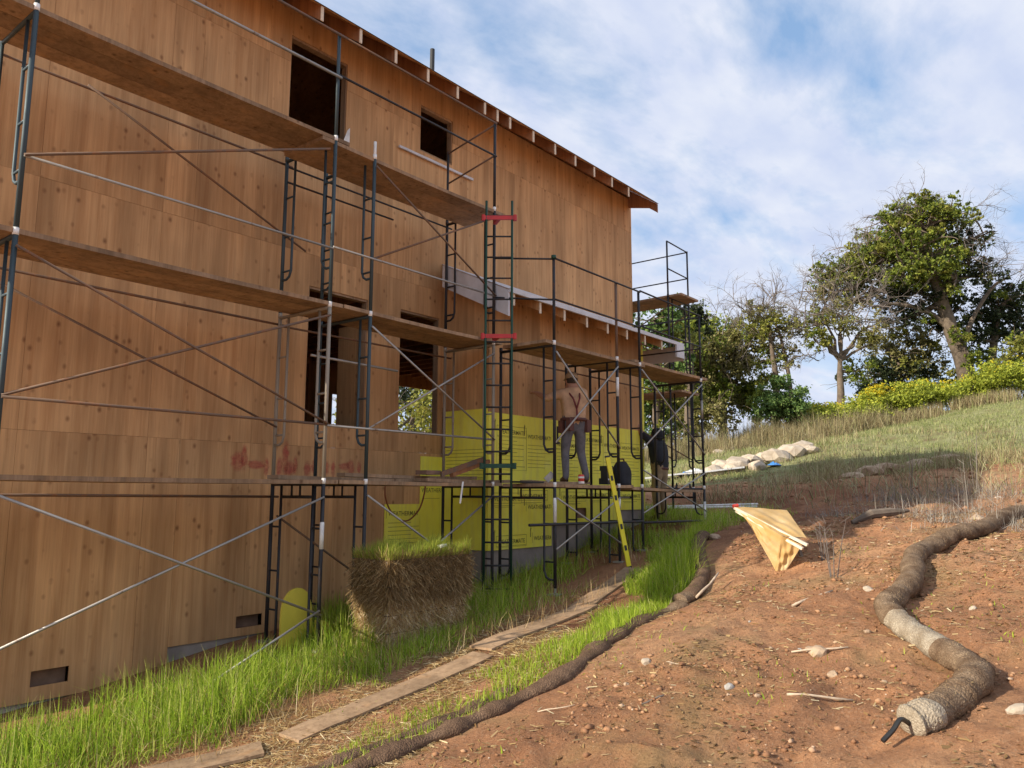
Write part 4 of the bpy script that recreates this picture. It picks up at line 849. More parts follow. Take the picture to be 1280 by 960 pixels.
pebbles('soil_clods','soil clod',x,y,np.minimum(.026,.0026*np.exp(rng.exponential(.48,len(x)))),'crumbs and clods of red soil covering the bank')
x,y=scatter(2500,12,24,-3,12); pebbles('slope_pebbles','soil clod',x,y,np.minimum(.06,.010*np.exp(rng.exponential(.5,len(x)))),'stones and clods on the far slope')

# ---------------- hay bales ----------------
def bale(label,x0,x1,y0,y1,z0,z1,matc,nb,seed,top=None,shag=.9):
    e=empty('straw_bale',((x0+x1)/2,(y0+y1)/2,z0),label,'straw bale')
    # core : rounded lumpy box
    n=12; V=[];F=[]; g=np.random.default_rng(seed)
    us=np.linspace(-1,1,n)
    m=MB()
    def face(fn):
        k=len(m.v)
        for a in us:
            for b in us:
                p=np.array(fn(a,b)); q=np.sign(p)*np.abs(p); r=np.linalg.norm(np.maximum(np.abs(q)-.82,0)); 
                q=q*(1-.35*max(0,r-.18)); X=(x0+x1)/2+q[0]*(x1-x0)/2+g.normal(0,.004); Y=(y0+y1)/2+q[1]*(y1-y0)/2+g.normal(0,.004); Z=(z0+z1)/2+q[2]*(z1-z0)/2
                m.v.append((X,Y,Z))
        for i in range(n-1):
            for j in range(n-1): m.f.append((k+i*n+j,k+i*n+j+1,k+(i+1)*n+j+1,k+(i+1)*n+j))
    for fn in (lambda a,b:(a,-1,b),lambda a,b:(a,1,b),lambda a,b:(-1,a,b),lambda a,b:(1,a,b),lambda a,b:(a,b,1),lambda a,b:(a,b,-1)): face(fn)
    m.build('packed_straw','bark' if matc=='brown straw' else 'pale sawn wood',e)
    # stems hanging out of the sides
    nn=nb; side=g.choice(4,nn,p=[.45,.15,.25,.15]); u=g.uniform(-1,1,nn); v=g.uniform(-1,1,nn)
    px=np.where(side<2,u,np.where(side==2,-1.0,1.0)); py=np.where(side==0,-1.0,np.where(side==1,1.0,u)); 
    B=np.stack([(x0+x1)/2+px*(x1-x0)/2*.985,(y0+y1)/2+py*(y1-y0)/2*.97,(z0+z1)/2+v*(z1-z0)/2],1)
    N=np.stack([np.where(side==2,-1.,np.where(side==3,1.,0)),np.where(side==0,-1.,np.where(side==1,1.,0)),np.zeros(nn)],1)
    D=N*g.uniform(.1,.55,nn)[:,None]+np.stack([g.normal(0,.35,nn),g.normal(0,.25,nn),-g.uniform(.2,1.1,nn)*np.sign(g.uniform(-.25,1,nn))],1); D/=np.linalg.norm(D,axis=1)[:,None]
    Ln=g.uniform(.05,.16,nn)*shag; S=np.cross(D,N+g.normal(0,.3,(nn,3))); S/=np.linalg.norm(S,axis=1)[:,None]; S*=.0028
    V=np.stack([B-S,B+S,B+D*Ln[:,None]+S*.6,B+D*Ln[:,None]-S*.6],1).reshape(-1,3); q=np.arange(nn)*4
    tag(npmesh('straw_stems',V,np.stack([q,q+1,q+2,q+3],1),matc,e),kind='stuff')
    if top:
        xx=g.uniform(x0-.02,x1+.02,top); yy=g.uniform(y0-.02,y1+.02,top); zz=np.full(top,z1-.01); b_=np.stack([xx,yy,zz],1)
        hh=g.uniform(.05,.19,top)*(1+.5*np.sin(xx*9)*np.sin(yy*11+1))
        tag(blades('sprouted_grass','mustard leaves',b_,hh,.004,.45,e),kind='stuff')
        nn=3600; xx=g.uniform(x0,x1,nn); b_=np.stack([xx,np.full(nn,y0+.02),g.uniform(z1-.22,z1+.01,nn)],1)
        tag(blades('drooping_grass','brown straw',b_,g.uniform(.05,.14,nn),.0035,.8,e,dirz=.25,azi=g.normal(-np.pi/2,.7,nn)),kind='stuff')
    for zt in (z0+(z1-z0)*.33,z0+(z1-z0)*.66):
        m=MB(); d=.006; m.tube([(x0-d,y0-d,zt),(x1+d,y0-d,zt),(x1+d,y1+d,zt),(x0-d,y1+d,zt),(x0-d,y0-d,zt)],.0035,5); m.build('twine','dark cloth',e)
bz=g1(6.2,6.2)
bale('lower straw bale, golden at its sunlit left end, standing in the grass',5.60,6.74,6.12,6.60,bz-.08,bz+.45,'dry straw',9000,3)
bale('upper straw bale, dark brown and sprouting green grass on top',5.57,6.78,6.08,6.62,bz+.43,bz+.84,'brown straw',12000,4,9000,1.1)
m=MB(); m.bar((6.42,6.2,bz+.92),(6.56,6.25,bz+.93),.05,.03); tag(m.build('white_scrap','bright pin'),'small white scrap lying on top of the sprouting bale','scrap')

# ---------------- straw rolls ----------------
def roll(name,label,pts,r,mat,n=18,squash=.82,endmat='pale burlap',pale=None,lump=.12,sub=22):
    P=cat(pts,sub); e=empty(name,tuple(P[0]),label,'straw roll','straw rolls laid on the bank')
    V=[];F=[]; ring=[1+lump*.5*math.sin(i*.31+math.sin(i*.09)*2)+random.choice([0,0,0,-.07,-.04,.03]) for i in range(len(P))]
    for i,p in enumerate(P):
        d=(P[min(i+1,len(P)-1)]-P[max(i-1,0)]).normalized(); s=d.cross(Vector((0,0,1))).normalized(); u=s.cross(d)
        q=i/(len(P)-1); endf=1.
        if i<5: endf=(.22,.55,.78,.9,.97)[i]
        if i>len(P)-3: endf=(.8,.4)[i-len(P)+2]
        zg=g1(p.x,p.y)
        for j in range(n):
            a=2*math.pi*j/n; rr=r*endf*(ring[i]+.03*math.sin(5*a+i*.7)+.035*math.sin(2*a+i*.31)+random.uniform(-.012,.012))
            v=p+s*math.cos(a)*rr+u*math.sin(a)*rr*squash; v.z=max(v.z,zg-.03); V.append(tuple(v))
    for i in range(len(P)-1):
        for j in range(n): F.append((i*n+j,i*n+(j+1)%n,(i+1)*n+(j+1)%n,(i+1)*n+j))
    base=Vector(P[0]); 
    def seg(i0,i1,nm,mt):
        m=MB(); m.v=V; m.f=F[i0*n:i1*n]
        if i0==0: m.f=m.f+[tuple(range(n))]
        if i1==len(P)-1: m.f=m.f+[tuple((len(P)-1)*n+j for j in range(n))]
        m.build(nm,mt,e,smooth=True,fix=True)
    pale=pale or []
    cuts=sorted({0,len(P)-1,*[int(c*(len(P)-1)) for ab in pale for c in ab]})
    for a,b in zip(cuts[:-1],cuts[1:]):
        md=(a+b)/2/(len(P)-1); isp=any(u<=md<=v for u,v in pale); seg(a,b,'burlap_cover' if isp else 'netting_sleeve',endmat if isp else mat)
    # fibres
    nf=1500; ii=rng.integers(1,len(P)-2,nf); aa=rng.uniform(0,2*np.pi,nf); B=[];D=[]
    for i,a in zip(ii,aa):
        v=Vector(V[i*n+int(a/6.2832*n)%n]); c=P[i]; B.append(v); D.append((v-c).normalized())
    B=np.array(B);D=np.array(D)+rng.normal(0,.8,(nf,3)); D/=np.linalg.norm(D,axis=1)[:,None]; L=rng.uniform(.006,.022,nf)[:,None]; S=np.cross(D,rng.normal(0,1,(nf,3))); S/=np.linalg.norm(S,axis=1)[:,None]; S*=.0010
    q=np.arange(nf)*3; tag(npmesh('loose_fibres',np.stack([B-S,B+S,B+D*L],1).reshape(-1,3),np.stack([q,q+1,q+2],1),'brown straw' if mat=='dark netting' else 'dry straw',e),kind='stuff')
    return e
UP=[(5.17,1.22,-1.36),(5.30,1.14,-1.34),(5.6,1.08,-1.30),(5.94,1.00,-1.23),(6.35,1.06,-1.16),(6.75,1.36,-1.08),(7.11,1.64,-1.02),(7.46,1.86,-.96),(7.82,1.86,-.89),(8.34,1.85,-.79),(9.06,1.96,-.64),(9.63,1.93,-.53),(10.14,1.78,-.44),(10.76,1.6,-.36),(11.86,1.45,-.26),(12.9,1.2,-.17),(14.2,.7,-.05)]
def ong(P,off): return [(x,y,g1(x,y)+off) for x,y,*_ in P]
up=roll('straw_roll','long fat straw roll snaking down the red bank in the right foreground',ong(UP,.07),.106,'wattle netting',20,.88,'pale burlap',[(0,.07),(.30,.40)])
m=MB(); p=Vector((5.19,1.20,g1(5.19,1.2)+.05)); m.tube(cat([p,p+Vector((-.10,.03,.05)),p+Vector((-.17,.06,.0)),p+Vector((-.24,.10,-.05))]),[.02]*5+[.016]*5+[.012]*5+[.008]*4 if False else .014,6); m.build('tie_end','black plastic',up)
lo=roll('straw_roll','flattened dark straw roll edging the path, partly hidden by grass',ong([(2.6,4.5),(3.28,4.30),(3.7,4.27),(4.36,4.08),(4.95,3.97),(5.47,3.88),(6.18,3.99),(6.95,4.08),(7.55,4.10),(7.95,4.02)],.015),.085,'dark netting',16,.58,'wattle netting',[(.90,1.)],.55)
lo3=roll('straw_roll','low crumbling strip of old straw netting beside the path edge roll',ong([(3.4,4.55),(3.8,4.50),(4.3,4.36),(4.8,4.24),(5.25,4.18)],.0),.07,'dark netting',12,.5,'wattle netting',[],.5)
lo2=roll('straw_roll','short dark straw roll running uphill at the top of the grass strip',ong([(7.98,4.12),(8.36,4.10),(9.04,4.32),(9.77,4.72),(10.5,5.05),(10.96,5.20)],.06),.10,'dark netting',16,.75,'wattle netting',[(0,.12)],.15)

# ---------------- path boards, sticks, stones ----------------
def gboard(a,b,w,label,mat='plank wood',th=.022,off=.025,name='path_board',cat_='board',grp='boards laid on the path'):
    m=MB(); n=8; V=[];F=[]; a=Vector((*a,0)); b=Vector((*b,0)); s=(b-a).normalized().cross(Vector((0,0,1)))
    for i in range(n+1):
        p=a.lerp(b,i/n)
        z=max(g1(p.x+s.x*w/2*k,p.y+s.y*w/2*k) for k in (-1,0,1))+off
        for k,t in ((-1,-th),(1,-th),(1,0),(-1,0)): V.append((p.x+s.x*w/2*k,p.y+s.y*w/2*k,z+t))
    for i in range(n):
        for j in range(4): F.append((i*4+j,i*4+(j+1)%4,(i+1)*4+(j+1)%4,(i+1)*4+j))
    F+= [(3,2,1,0),tuple(n*4+j for j in range(4))]; m.add(V,F); o=m.build(name,mat,None,origin=tuple(V[0])); return tag(o,label,cat_,grp)
gboard((2.6,5.75),(3.58,5.22),.30,'plywood strip on the path at the bottom edge of the picture'); gboard((3.78,5.18),(5.85,5.06),.27,'long plywood strip on the path in front of the bright grass'); gboard((6.0,5.22),(8.1,5.36),.27,'shaded board on the path in front of the straw bales'); gboard((7.95,5.40),(9.4,5.48),.26,'shaded board on the path under the yellow level')
def stick(a,b,r,label,mat='weathered stick',z=(0.,0.),name='stick'):
    p=Vector((a[0],a[1],g1(*a)+r+z[0])); q=Vector((b[0],b[1],g1(*b)+r+z[1])); mid=(p+q)/2+Vector((random.uniform(-.02,.02),random.uniform(-.02,.02),.01))
    r*=.75; z_=(p.z+q.z)/2; mid.z=min(mid.z,z_+.004); m=MB(); m.tube([p,p.lerp(mid,.5)+Vector((0,0,.004)),mid,mid.lerp(q,.5)-Vector((0,0,.003)),q],[r,r*1.15,r*.85,r,r*.6],6); return tag(m.build(name,mat,None,origin=tuple(p),smooth=True),label,'stick')
stick((5.48,2.03),(5.71,1.67),.012,'pale straight stick lying on the open soil in the foreground'); stick((7.77,2.79),(8.24,2.55),.016,'stick pointing at the straw roll on the bare middle of the bank')
stick((8.16,3.98),(8.62,3.92),.018,'pale lath sticking up from the lower roll',z=(.02,.16)); stick((4.80,3.62),(4.90,3.36),.006,'thin pale straw stick beside the lower roll near the bottom')
stick((6.45,2.34),(6.62,1.95),.010,'thin stick poking out under the tan rock'); stick((9.7,3.0),(9.2,2.6),.01,'thin twig on the soil below the yellow canvas','twig bark'); stick((5.8,3.1),(5.75,2.95),.006,'tiny pale splinter on the soil beside the path'); stick((5.1,2.75),(5.05,2.9),.008,'small curved twig on the soil in the foreground','twig bark')
# dark driftwood piece
m=MB(); p=[(12.2,3.45),(12.45,3.25),(12.75,3.05),(13.0,2.85)]; m.tube([(x,y,g1(x,y)+.05+.02*i) for i,(x,y) in enumerate(p)],[.03,.07,.065,.02],8); tag(m.build('dead_branch','bark'),'dark weathered log piece on the slope above the yellow canvas','log')
def stone(x,y,s,label,mat='pale stone',grp=None,asp=(1,1,.65),sink=.3,zoff=None,name='stone'):
    import bmesh
    bm=bmesh.new(); bmesh.ops.create_icosphere(bm,subdivisions=2,radius=1); sd=random.random()*50
    from mathutils import noise as nz
    for v in bm.verts:
        c=v.co.copy(); k=1+.38*nz.noise(c*1.1+Vector((sd,0,0)))+.14*nz.noise(c*2.7+Vector((0,sd,0)))
        v.co=Vector((c.x*asp[0]*k,c.y*asp[1]*k,c.z*asp[2]*k))*s
    me=bpy.data.meshes.new(name); bm.to_mesh(me); bm.free(); me.materials.append(MATS[mat])
    o=link(bpy.data.objects.new(name,me)); o.location=(x,y,(g1(x,y) if zoff is None else zoff)+s*asp[2]*(1-2*sink)*.6); o.rotation_euler=(random.uniform(-.2,.2),random.uniform(-.2,.2),random.uniform(0,6.28)); return tag(o,label,'rock',grp)
stone(6.56,2.18,.085,'tan rock with a stick through it in the middle of the bank','tan stone',asp=(1.3,.8,.6)); stone(5.55,2.47,.038,'pale grey stone left of the straight stick in the foreground','grey stone'); stone(5.94,3.36,.045,'cream stone near the path edge of the bank')
stone(8.26,2.22,.05,'white stone beside the middle bend of the big roll'); stone(5.59,.71,.06,'cream stone at the right edge of the picture'); stone(7.73,1.25,.035,'small pale stone right of the big straw roll'); stone(7.08,1.93,.03,'small yellowish stone left of the pale burlap bend','tan stone')
stone(10.9,5.0,.09,'brown stone at the top end of the short dark roll','tan stone'); stone(5.25,.55,.09,'orange-tan rock at the right edge behind the cream stone','tan stone'); stone(6.2,1.95,.04,'brown stone under the tan rock','tan stone')
stone(7.15,1.60,.05,'white pebble touching the big roll at its pale bend'); stone(12.6,1.9,.10,'square brown rock behind the big roll','tan stone')
for k in range(24):
    while True:
        x,y=random.uniform(4.2,11.5),random.uniform(-.2,4.2)
        if bankmask(x,y)>.9 and min((Vector((x,y))-Vector(q[:2])).length for q in UP)>.3: break
    stone(x,y,random.uniform(.012,.026),'small loose stone scattered on the bare red bank',random.choice(['tan stone','tan stone','tan stone','grey stone']),'small stones on the red bank')

# yellow canvas draped on a timber frame
cv=empty('canvas_shelter',(9.3,3.5,g1(9.3,3.5)),'yellow canvas sheet draped over two boards, standing like a small tent on the bank','canvas')
A=Vector((9.27,3.97,-.14)); Bq=Vector((9.85,3.55,-.19)); C_=Vector((9.30,3.18,-.55)); D_=Vector((9.32,3.56,g1(9.3,3.5)-.02)); G_=Vector((9.24,3.78,-.36)); Hh=Vector((9.18,3.38,-.47))
def sheet(q,n=26,wr=.007,seed=1):
    V=[];F=[]
    a,b,c,d=[Vector(x) for x in q]; nn=(b-a).cross(d-a).normalized()
    for i in range(n+1):
        for j in range(n+1):
            u,v=i/n,j/n; p=a*(1-u)*(1-v)+b*u*(1-v)+c*u*v+d*(1-u)*v; p=p+nn*wr*(math.sin(u*9+v*5+seed)+.8*math.sin(u*17-v*11+seed*2)+.5*math.sin(v*23+u*6))*(.25+math.sin(math.pi*u)*math.sin(math.pi*v)); V.append(tuple(p))
    for i in range(n):
        for j in range(n): F.append((i*(n+1)+j,i*(n+1)+j+1,(i+1)*(n+1)+j+1,(i+1)*(n+1)+j))
    return V,F
m=MB(); m.add(*sheet((A,Bq,C_+Vector((.07,-.02,.06)),Hh),seed=1)); m.build('canvas_panel','canvas sheet',cv,smooth=True,fix=False)
m=MB(); m.add(*sheet((A,Hh,D_+Vector((-.0,-.05,.01)),G_),seed=3,wr=.011)); m.build('canvas_panel','canvas sheet',cv,smooth=True,fix=False)
m=MB(); m.add(*sheet((Hh,C_+Vector((-.04,.0,-.02)),D_+Vector((.05,-.12,.0)),D_+Vector((0,-.02,0))),seed=5,wr=.011)); m.build('canvas_panel','canvas sheet',cv,smooth=True,fix=False)
m=MB(); m.bar(A+Vector((0,.01,-.02)),C_+Vector((-.03,-.06,-.02)),.05,.03); m.build('board','pale sawn wood',cv)
m=MB(); m.bar(A+Vector((.02,0,-.055)),C_+Vector((-.08,-.02,-.06)),.045,.03); m.build('board','pale sawn wood',cv)
m=MB(); m.bar(Bq+Vector((0,0,-.02)),Vector((9.75,3.35,g1(9.75,3.35)-.05)),.04,.03); m.build('board','bark',cv)
m=MB(); m.tube([A+Vector((-.02,.02,.0)),A+Vector((.03,-.02,.01))],.022,8); m.build('board_tip','can red',cv)
# white pipes and rubble behind
for i,(a,b) in enumerate((((13.6,8.4),(15.3,6.1)),((13.9,8.3),(15.6,6.2)))):
    m=MB(); m.tube([(a[0],a[1],g1(*a)+.12),(b[0],b[1],g1(*b)+.10)],.02,8); tag(m.build('white_pipe','white plastic'),['front white pipe lying on the dirt beyond the scaffold','rear white pipe lying on the dirt beyond the scaffold'][i],'pipe')
# ---------------- hillside ----------------
ORD=['first','second','third','fourth','fifth','sixth','seventh','eighth','ninth','tenth','eleventh','twelfth','thirteenth','fourteenth','fifteenth','sixteenth','seventeenth','eighteenth','nineteenth','twentieth']
FW,RT,UPV=fw.copy(),r2.copy(),u2.copy()
def at(px,py,d): return (FW+RT*((px-640)/983.7)+UPV*((480-py)/983.7))*d
def gdrop(px,d): p=at(px,600,d); return (p.x,p.y,g1(p.x,p.y))
# meadow grass
x,y=scatter(150000,14.5,46,-6,17); d=.777*x+.63*y
mm=meadowness(x,y)+vnoise(x,y,1.6,21)*.8; k=(mm>.30)&(d<41)&(rng.random(len(x))<np.clip(.45+vnoise(x,y,.8,22),.1,1)); x,y=x[k],y[k]
tag(blades('meadow_grass','meadow grass',np.stack([x,y,gz(x,y)-.02],1),rng.uniform(.06,.22,len(x)),rng.uniform(.012,.028,len(x)),.5),kind='stuff',label='pale green grass covering the sloping meadow')
# grey dry brush on the near slope at the right
def brush(n,cx_,cy_,rx,ry,hmin,hmax,mat,name,label,w=(.003,.008),lean=.45,cl=14):
    a=rng.integers(0,cl,n); ccx=cx_+rng.uniform(-rx,rx,cl); ccy=cy_+rng.uniform(-ry,ry,cl); x=ccx[a]+rng.normal(0,.2,n); y=ccy[a]+rng.normal(0,.2,n)
    return tag(blades(name,mat,np.stack([x,y,gz(x,y)-.01],1),rng.uniform(hmin,hmax,n),rng.uniform(*w,n),lean),kind='stuff',label=label)
brush(2600,12.2,1.2,1.3,1.1,.08,.32,'grey twigs','dry_brush','tangled grey dry brush beside the upper end of the big straw roll',cl=40,lean=1.3)
brush(1800,15.2,3.2,2.4,1.4,.10,.45,'grey twigs','dry_brush','grey dead brush on the shaded slope behind the dark log',cl=50,lean=1.2)
brush(5200,21,4.0,5.5,4.,.15,.6,'dry weeds','dry_brush','brown dead weed stalks on the shaded hillside',w=(.008,.02),cl=220,lean=.9)
brush(3800,28,8.,7.,5.,.12,.45,'dry weeds','dry_brush','dry brown weeds dotted over the upper meadow',w=(.008,.02),cl=240,lean=.8)
def thinweed(x,y,h,n,label,mat='twig bark'):
    e=empty('dry_weed',(x,y,g1(x,y)),label,'weed','tall dry weeds on the bank'); m=MB()
    for k in range(n):
        dx,dy=random.uniform(-.1,.1),random.uniform(-.1,.1); m.tube([(x+dx*.3,y+dy*.3,g1(x,y)-.02),(x+dx*.7,y+dy*.8,g1(x,y)+h*.55),(x+dx*1.6,y+dy*1.2,g1(x,y)+h*random.uniform(.8,1.05))],[.006,.0045,.002],5)
        for q in range(4): z=h*random.uniform(.4,.95); a=random.uniform(0,6.28); m.tube([(x+dx*.8,y+dy*.8,g1(x,y)+z),(x+dx+.09*math.cos(a),y+dy+.09*math.sin(a),g1(x,y)+z+.08)],.0022,4)
    m.build('stalk',mat,e)
thinweed(8.85,2.72,.62,4,'thin dark leafless weed standing right of the yellow canvas'); thinweed(9.6,3.05,.42,4,'small dark weed tuft just behind the right foot of the yellow canvas')
thinweed(16.6,2.5,1.15,3,'tall pale dry stalk leaning on the shaded slope, right of centre','grey twigs'); thinweed(15.7,3.4,.9,3,'tall pale dry stalk left of the leaning one on the shaded slope','grey twigs'); thinweed(13.9,2.2,.85,2,'thin pale stalk rising in front of the dark gully','grey twigs'); thinweed(18.5,1.8,1.1,4,'pale dry stalk at the far right of the shaded slope','grey twigs')
# broad leaved tuft by the big roll
e=empty('leafy_weed',(6.60,1.27,g1(6.6,1.27)),'bright green leafy weed in the bend of the big straw roll','plant')
for k in range(11):
    a=k*.571*math.pi*1.1; L=random.uniform(.06,.11); c=Vector((6.60,1.27,g1(6.6,1.27)+.02)); dz=Vector((math.cos(a),math.sin(a),.7)).normalized(); s=dz.cross(Vector((0,0,1))).normalized()*.016
    m=MB(); p=[c,c+dz*L*.5,c+dz*L+Vector((0,0,-.02))]; m.add([tuple(p[0]-s*.3),tuple(p[0]+s*.3),tuple(p[1]+s),tuple(p[1]-s),tuple(p[2])],[(0,1,2,3),(3,2,4)]); m.build('leaf','bright grass',e,fix=False)
# scrub bands on the crest
def pathpts(P,n,width):
    P=np.array(P,float); t=rng.uniform(0,len(P)-1.001,n); i=t.astype(int); f_=t-i; c=P[i]*(1-f_)[:,None]+P[i+1]*f_[:,None]; return c[:,0]+rng.uniform(-width,width,n),c[:,1]+rng.uniform(-width,width,n),t/(len(P)-1)
def leafcloud(C,R_,n,size,flat=.0,seed=None):
    """n leaf quads gathered into tufts inside ellipsoids; returns quad verts"""
    out=[]
    for (c,r) in zip(C,R_):
        c=np.array(c,float); r=np.array(r,float); nt=max(8,int(n/26)); dirs=rng.normal(0,1,(nt,3)); dirs/=np.linalg.norm(dirs,axis=1)[:,None]; rad=rng.uniform(.25,1.,nt)**.6*(1+rng.normal(0,.12,nt))
        tc_=c+dirs*rad[:,None]*r; a=rng.integers(0,nt,n); p=tc_[a]+rng.normal(0,1,(n,3))*np.minimum(r*.13,.24)
        out.append(p)
    p=np.concatenate(out); m=len(p); N=rng.normal(0,1,(m,3)); N[:,2]+=.35; N/=np.linalg.norm(N,axis=1)[:,None]; T=np.cross(N,rng.normal(0,1,(m,3))); T/=np.linalg.norm(T,axis=1)[:,None]; B=np.cross(N,T); s=size*rng.uniform(.6,1.4,m)[:,None]
    return np.stack([p-T*s,p-B*s*.55,p+T*s,p+B*s*.55],1).reshape(-1,3)
def leafobj(name,mat,V,parent=None,origin=None): q=np.arange(len(V)//4)*4; return npmesh(name,V,np.stack([q,q+1,q+2,q+3],1),mat,parent,origin=origin or tuple(V.mean(0)))
CR=[(24.5,19),(30,16.8),(34.2,14.6),(36.2,12.9),(38.8,12.),(41.5,10.4),(44,8.2),(46,5.8),(47,3),(48,-2)]
x,y,t=pathpts(CR[:6],40000,1.9); k=rng.random(len(x))<np.clip(.6+vnoise(x,y,.7,35)*1.6,.08,1); x,y=x[k],y[k]
tag(blades('dry_scrub','dry weeds',np.stack([x,y,gz(x,y)-.05],1),rng.uniform(.5,1.35,len(x))*(.75+1.3*vnoise(x,y,1.,31)),rng.uniform(.008,.024,len(x)),.45),kind='stuff',label='brown dry scrub along the top of the meadow')
x,y,t=pathpts(CR[4:],16000,1.3); k=vnoise(x,y,.9,33)>-.05; x,y=x[k],y[k]
tag(blades('dry_scrub','dry weeds',np.stack([x,y,gz(x,y)-.05],1),rng.uniform(.3,.9,len(x)),rng.uniform(.012,.03,len(x)),.25),kind='stuff',label='brown stems under the yellow flowering bushes')
def gb(x,y): return (x,y,g1(x,y))
MP=[(39.2,12.3),(40.3,11.9),(41.6,11.3),(42.8,10.4),(44.0,9.5),(45.2,8.4),(46.3,7.2),(47.2,6.0),(47.8,4.6),(48.3,3.2),(48.6,1.6)]
for i,(x0,y0) in enumerate(MP):
    z=g1(x0,y0); hh=random.uniform(1.35,1.8)+(.25 if i>6 else 0); e=empty('flowering_bush',(x0,y0,z),ORD[i]+' yellow-flowering bush from the left in the row along the hill crest','bush','yellow flowering bushes on the crest')
    C=[(x0+random.uniform(-.6,.6),y0+random.uniform(-.6,.6),z+hh*random.uniform(.45,.8)) for _ in range(4)]
    V=leafcloud(C,[(.95,.95,hh*.42)]*4,1300,.065); leafobj('foliage','mustard leaves',V,e)
    V=leafcloud([(c[0],c[1],c[2]+hh*.28) for c in C],[(.7,.7,hh*.25)]*4,45 if i!=3 else 300,.05); leafobj('flowers','mustard flowers',V,e)['kind']='stuff'
    m=MB()
    for k in range(9): a=random.uniform(0,6.28); m.tube([(x0,y0,z-.1),(x0+.5*math.cos(a),y0+.5*math.sin(a),z+hh*.7)],[.02,.006],4)
    m.build('stems','twig bark',e)
# stones along the crest, boulders by the tarps
P_=[(905,566,34,.30),(915,571,34,.24),(899,574,33,.22),(1010,549,36,.24),(1022,545,37,.30),(1036,541,38,.42),(1030,550,37,.25),(1015,553,36,.2),(1046,547,37,.22),(1062,543,38,.2),(1090,532,40,.22),(1108,527,41,.34),(1118,530,41,.22),(1160,521,42,.32),(1172,525,42,.25),(1205,517,43,.35),(1216,520,43,.25),(1240,514,43,.3),(980,559,35,.2),(940,562,34,.18)]
P_.sort()
for i,(px,py,d,s) in enumerate(P_):
    p=at(px,py,d); stone(p.x,p.y,s,ORD[i]+' field stone from the left along the top of the meadow',random.choice(['tan stone','pale stone']),'field stones along the crest',asp=(1.2,1,.75),sink=.2)
Bd=[(1004,573,27,.36,'large split cream boulder at the right end of the boulder pile'),(990,580,26.5,.42,None),(972,586,26,.45,None),(955,583,26.5,.30,None),(938,585,26,.42,None),(921,588,25.5,.40,None),(905,589,25.5,.36,None),(892,592,25,.30,None),(948,594,25,.28,None),(915,597,25,.25,None),(1012,577,26.5,.25,None),(980,573,27.5,.2,None)]
Bd.sort(key=lambda q:q[0])
for i,(px,py,d,s,lb) in enumerate(Bd):
    p=at(px,py,d); stone(p.x,p.y,s,lb or ORD[i]+' cream boulder from the left in the pile beside the blue tarps','pale stone',None if lb else 'boulders in the pile',asp=(1.25,1,.7),sink=.15,name='boulder')
for i,(px,py,d,s) in enumerate(sorted(((1085,590,19,.35),(1110,582,20,.4),(1150,575,21,.38),(1185,570,22,.3),(1065,600,18,.2)))):
    p=at(px,py,d); stone(p.x,p.y,s,ORD[i]+' dull brown boulder from the left, half buried in the shaded slope','tan stone','boulders in the shaded slope',asp=(1.5,1,.5),sink=.3,name='boulder')
for i,(px,py,d,sx) in enumerate(((856,600,25,.32),(870,594,25.5,.4),(968,588,25.2,.24))):
    p=at(px,py,d); z=g1(p.x,p.y); m=MB(); n=9; V=[];F=[]
    for a in range(n):
        for b in range(n): V.append((p.x+(a/(n-1)-.5)*sx*2,p.y+(b/(n-1)-.5)*sx*1.6,z+.05+.11*math.sin(math.pi*a/(n-1))*math.sin(math.pi*b/(n-1))*random.uniform(.6,1.3)))
    for a in range(n-1):
        for b in range(n-1): F.append((a*n+b,(a+1)*n+b,(a+1)*n+b+1,a*n+b+1))
    m.add(V,F); tag(m.build('tarp','blue tarp' if i!=1 else 'white plastic',None,origin=(p.x,p.y,z)),['crumpled blue tarp seen between the scaffold legs','crumpled white plastic sheet beside the blue tarp','small blue tarp scrap among the cream boulders'][i],'tarp')
gboard((22.0,12.6),(24.0,10.0),.55,'pale wide board lying in the sun below the boulder pile','white primed board',.05,.12,'pale_board','board',None)

# ---------------- trees ----------------
def crook(a,b,n,j):
    a,b=Vector(a),Vector(b); o=[]; L=(b-a).length
    for i in range(n+1):
        t=i/n; p=a.lerp(b,t)
        if 0<i<n: p+=Vector((random.gauss(0,1),random.gauss(0,1),random.gauss(0,.6)))*L*j
        o.append(p)
    return o
def twigs(m,start,d,L,r,depth,spread=.75,droop=.0,ng=3):
    seg=5; p=Vector(start); P=[p.copy()]; d=Vector(d).normalized()
    for i in range(seg):
        d=(d+Vector((random.gauss(0,.22),random.gauss(0,.22),random.gauss(0,.18)-droop))).normalized(); p=p+d*L/seg; P.append(p.copy())
    m.tube(P,[r*(1-.6*i/seg) for i in range(seg+1)],4 if r<.05 else 6,False)
    if depth>0:
        for k in range(ng):
            i=random.randint(1,seg); dd=(d+Vector((random.gauss(0,spread),random.gauss(0,spread),random.gauss(.1,spread*.8)))).normalized()
            twigs(m,P[i],dd,L*random.uniform(.5,.8),r*.55,depth-1,spread,droop,ng)
